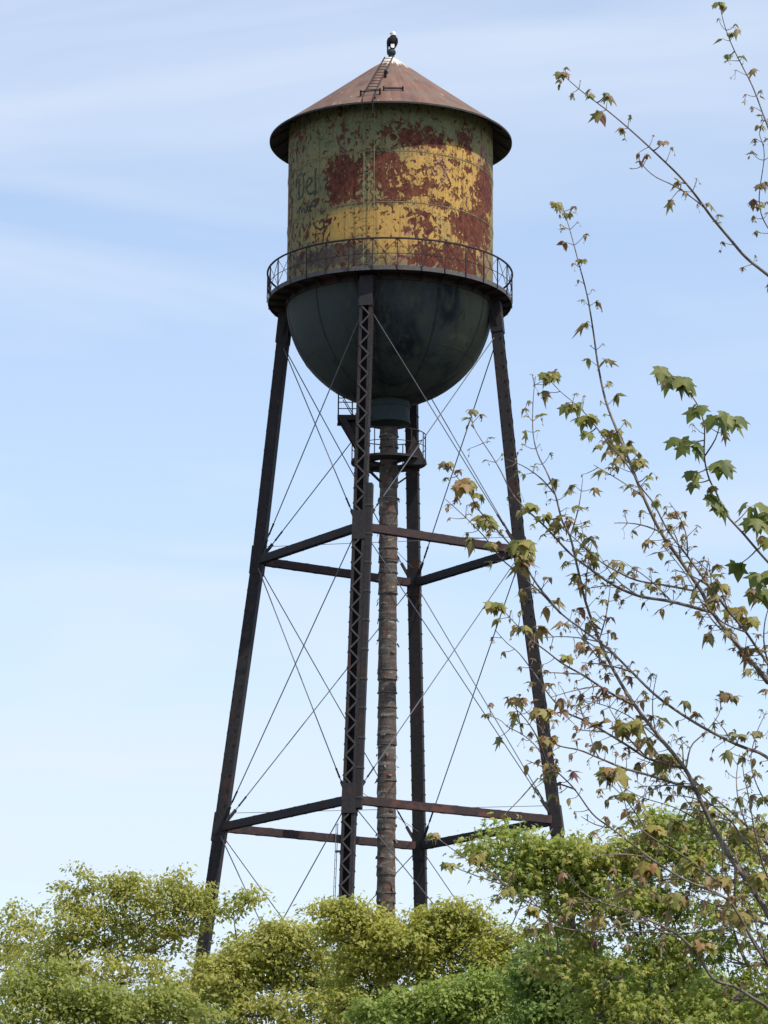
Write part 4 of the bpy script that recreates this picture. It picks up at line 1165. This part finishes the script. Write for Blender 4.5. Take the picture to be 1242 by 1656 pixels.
for bi in range(len(records)):
    w, yP, yN, yT, yS, bP, bN, bT, bS, bC = mains[bi]
    br_o = w.build('branch', MAT['pale_bark'], maple, True)
    if yP:
        # lobed and still folded leaves side by side in one mesh
        shape = LOBE3.copy(); ov = np.array([(0, .4, .05), (0, 0, 0), (.20, .12, -.05), (.27, .34, -.10), (.22, .58, -.16), (.11, .82, -.26), (0, 1.05, -.40), (-.11, .82, -.26), (-.22, .58, -.16), (-.27, .34, -.10), (-.20, .12, -.05)])
        leaves('young_foliage', yP, yN, yT, yS, shape, LOBE_F, MAT['leaf_young'], br_o, mbase, np.asarray(mr.uniform(.4, 2.2, len(yP))), alt=ov, altp=mr.random(len(yP)) < .5)
    if bP:
        o = leaves('broad_foliage', bP, bN, bT, bS, MAPLE3, MAPLE_F, [MAT['leaf_big'], MAT['leaf_vivid'], MAT['leaf_young']], br_o, mbase, np.asarray(mr.uniform(.6, 1.6, len(bP))))
        o.data.polygons.foreach_set('material_index', np.repeat(np.asarray(bC, np.int32), len(MAPLE_F)))

# ------------------------------------------------------------------ sky and sun
SUN_EL, SUN_AZ = R(57), R(52)       # azimuth measured from behind the viewer towards the right
sun_dir = Vector((math.cos(SUN_EL)*math.sin(SUN_AZ), -math.cos(SUN_EL)*math.cos(SUN_AZ), math.sin(SUN_EL)))
sd = bpy.data.lights.new('sun', 'SUN'); sd.energy = 3.1; sd.angle = R(.5); sd.color = (1, .94, .85)
so = bpy.data.objects.new('sun', sd); COL.objects.link(so)
so.rotation_euler = sun_dir.to_track_quat('Z', 'Y').to_euler(); so.location = (30, -20, 60)
wd = bpy.data.worlds.new("World"); scene.world = wd; wd.use_nodes = True
t = wd.node_tree; t.nodes.clear()
out = t.nodes.new('ShaderNodeOutputWorld'); bg = t.nodes.new('ShaderNodeBackground')
sky = t.nodes.new('ShaderNodeTexSky'); sky.sky_type = 'NISHITA'; sky.sun_disc = False
sky.sun_elevation = SUN_EL
sky.sun_rotation = math.atan2(sun_dir.x, sun_dir.y)
sky.air_density = 1.0; sky.dust_density = .6; sky.ozone_density = 1.6
tc = t.nodes.new('ShaderNodeTexCoord'); mp = t.nodes.new('ShaderNodeMapping')
mp.inputs['Scale'].default_value = (2.4, 2.4, 11.0); mp.inputs['Rotation'].default_value = (0, R(4), R(10))
t.links.new(tc.outputs['Generated'], mp.inputs[0])
nz = t.nodes.new('ShaderNodeTexNoise'); nz.inputs['Scale'].default_value = 1.5; nz.inputs['Detail'].default_value = 6; nz.inputs['Roughness'].default_value = .5
nz.inputs['Distortion'].default_value = .6
t.links.new(mp.outputs[0], nz.inputs['Vector'])
mr_ = t.nodes.new('ShaderNodeMapRange'); mr_.inputs[1].default_value = .42; mr_.inputs[2].default_value = .78; mr_.inputs[3].default_value = .0; mr_.inputs[4].default_value = .6
t.links.new(nz.outputs[0], mr_.inputs[0])
# thin veil of high haze that thickens towards the horizon
sp = t.nodes.new('ShaderNodeSeparateXYZ'); t.links.new(tc.outputs['Generated'], sp.inputs[0])
hz = t.nodes.new('ShaderNodeMapRange'); hz.inputs[1].default_value = .0; hz.inputs[2].default_value = .5; hz.inputs[3].default_value = .60; hz.inputs[4].default_value = .10
t.links.new(sp.outputs[2], hz.inputs[0])
ad = t.nodes.new('ShaderNodeMath'); ad.operation = 'ADD'; ad.use_clamp = True
t.links.new(mr_.outputs[0], ad.inputs[0]); t.links.new(hz.outputs[0], ad.inputs[1])
mx = t.nodes.new('ShaderNodeMix'); mx.data_type = 'RGBA'
t.links.new(ad.outputs[0], mx.inputs[0]); t.links.new(sky.outputs[0], mx.inputs[6])
mx.inputs[7].default_value = (3.76, 4.15, 4.78, 1)
t.links.new(mx.outputs[2], bg.inputs[0]); bg.inputs[1].default_value = .14
t.links.new(bg.outputs[0], out.inputs[0])

vs_ = scene.view_settings
vs_.view_transform = 'Standard'; vs_.look = 'None'; vs_.exposure = 0.6; vs_.gamma = 1.0
scene.render.engine = 'CYCLES'
scene.cycles.max_bounces = 6; scene.cycles.transparent_max_bounces = 6
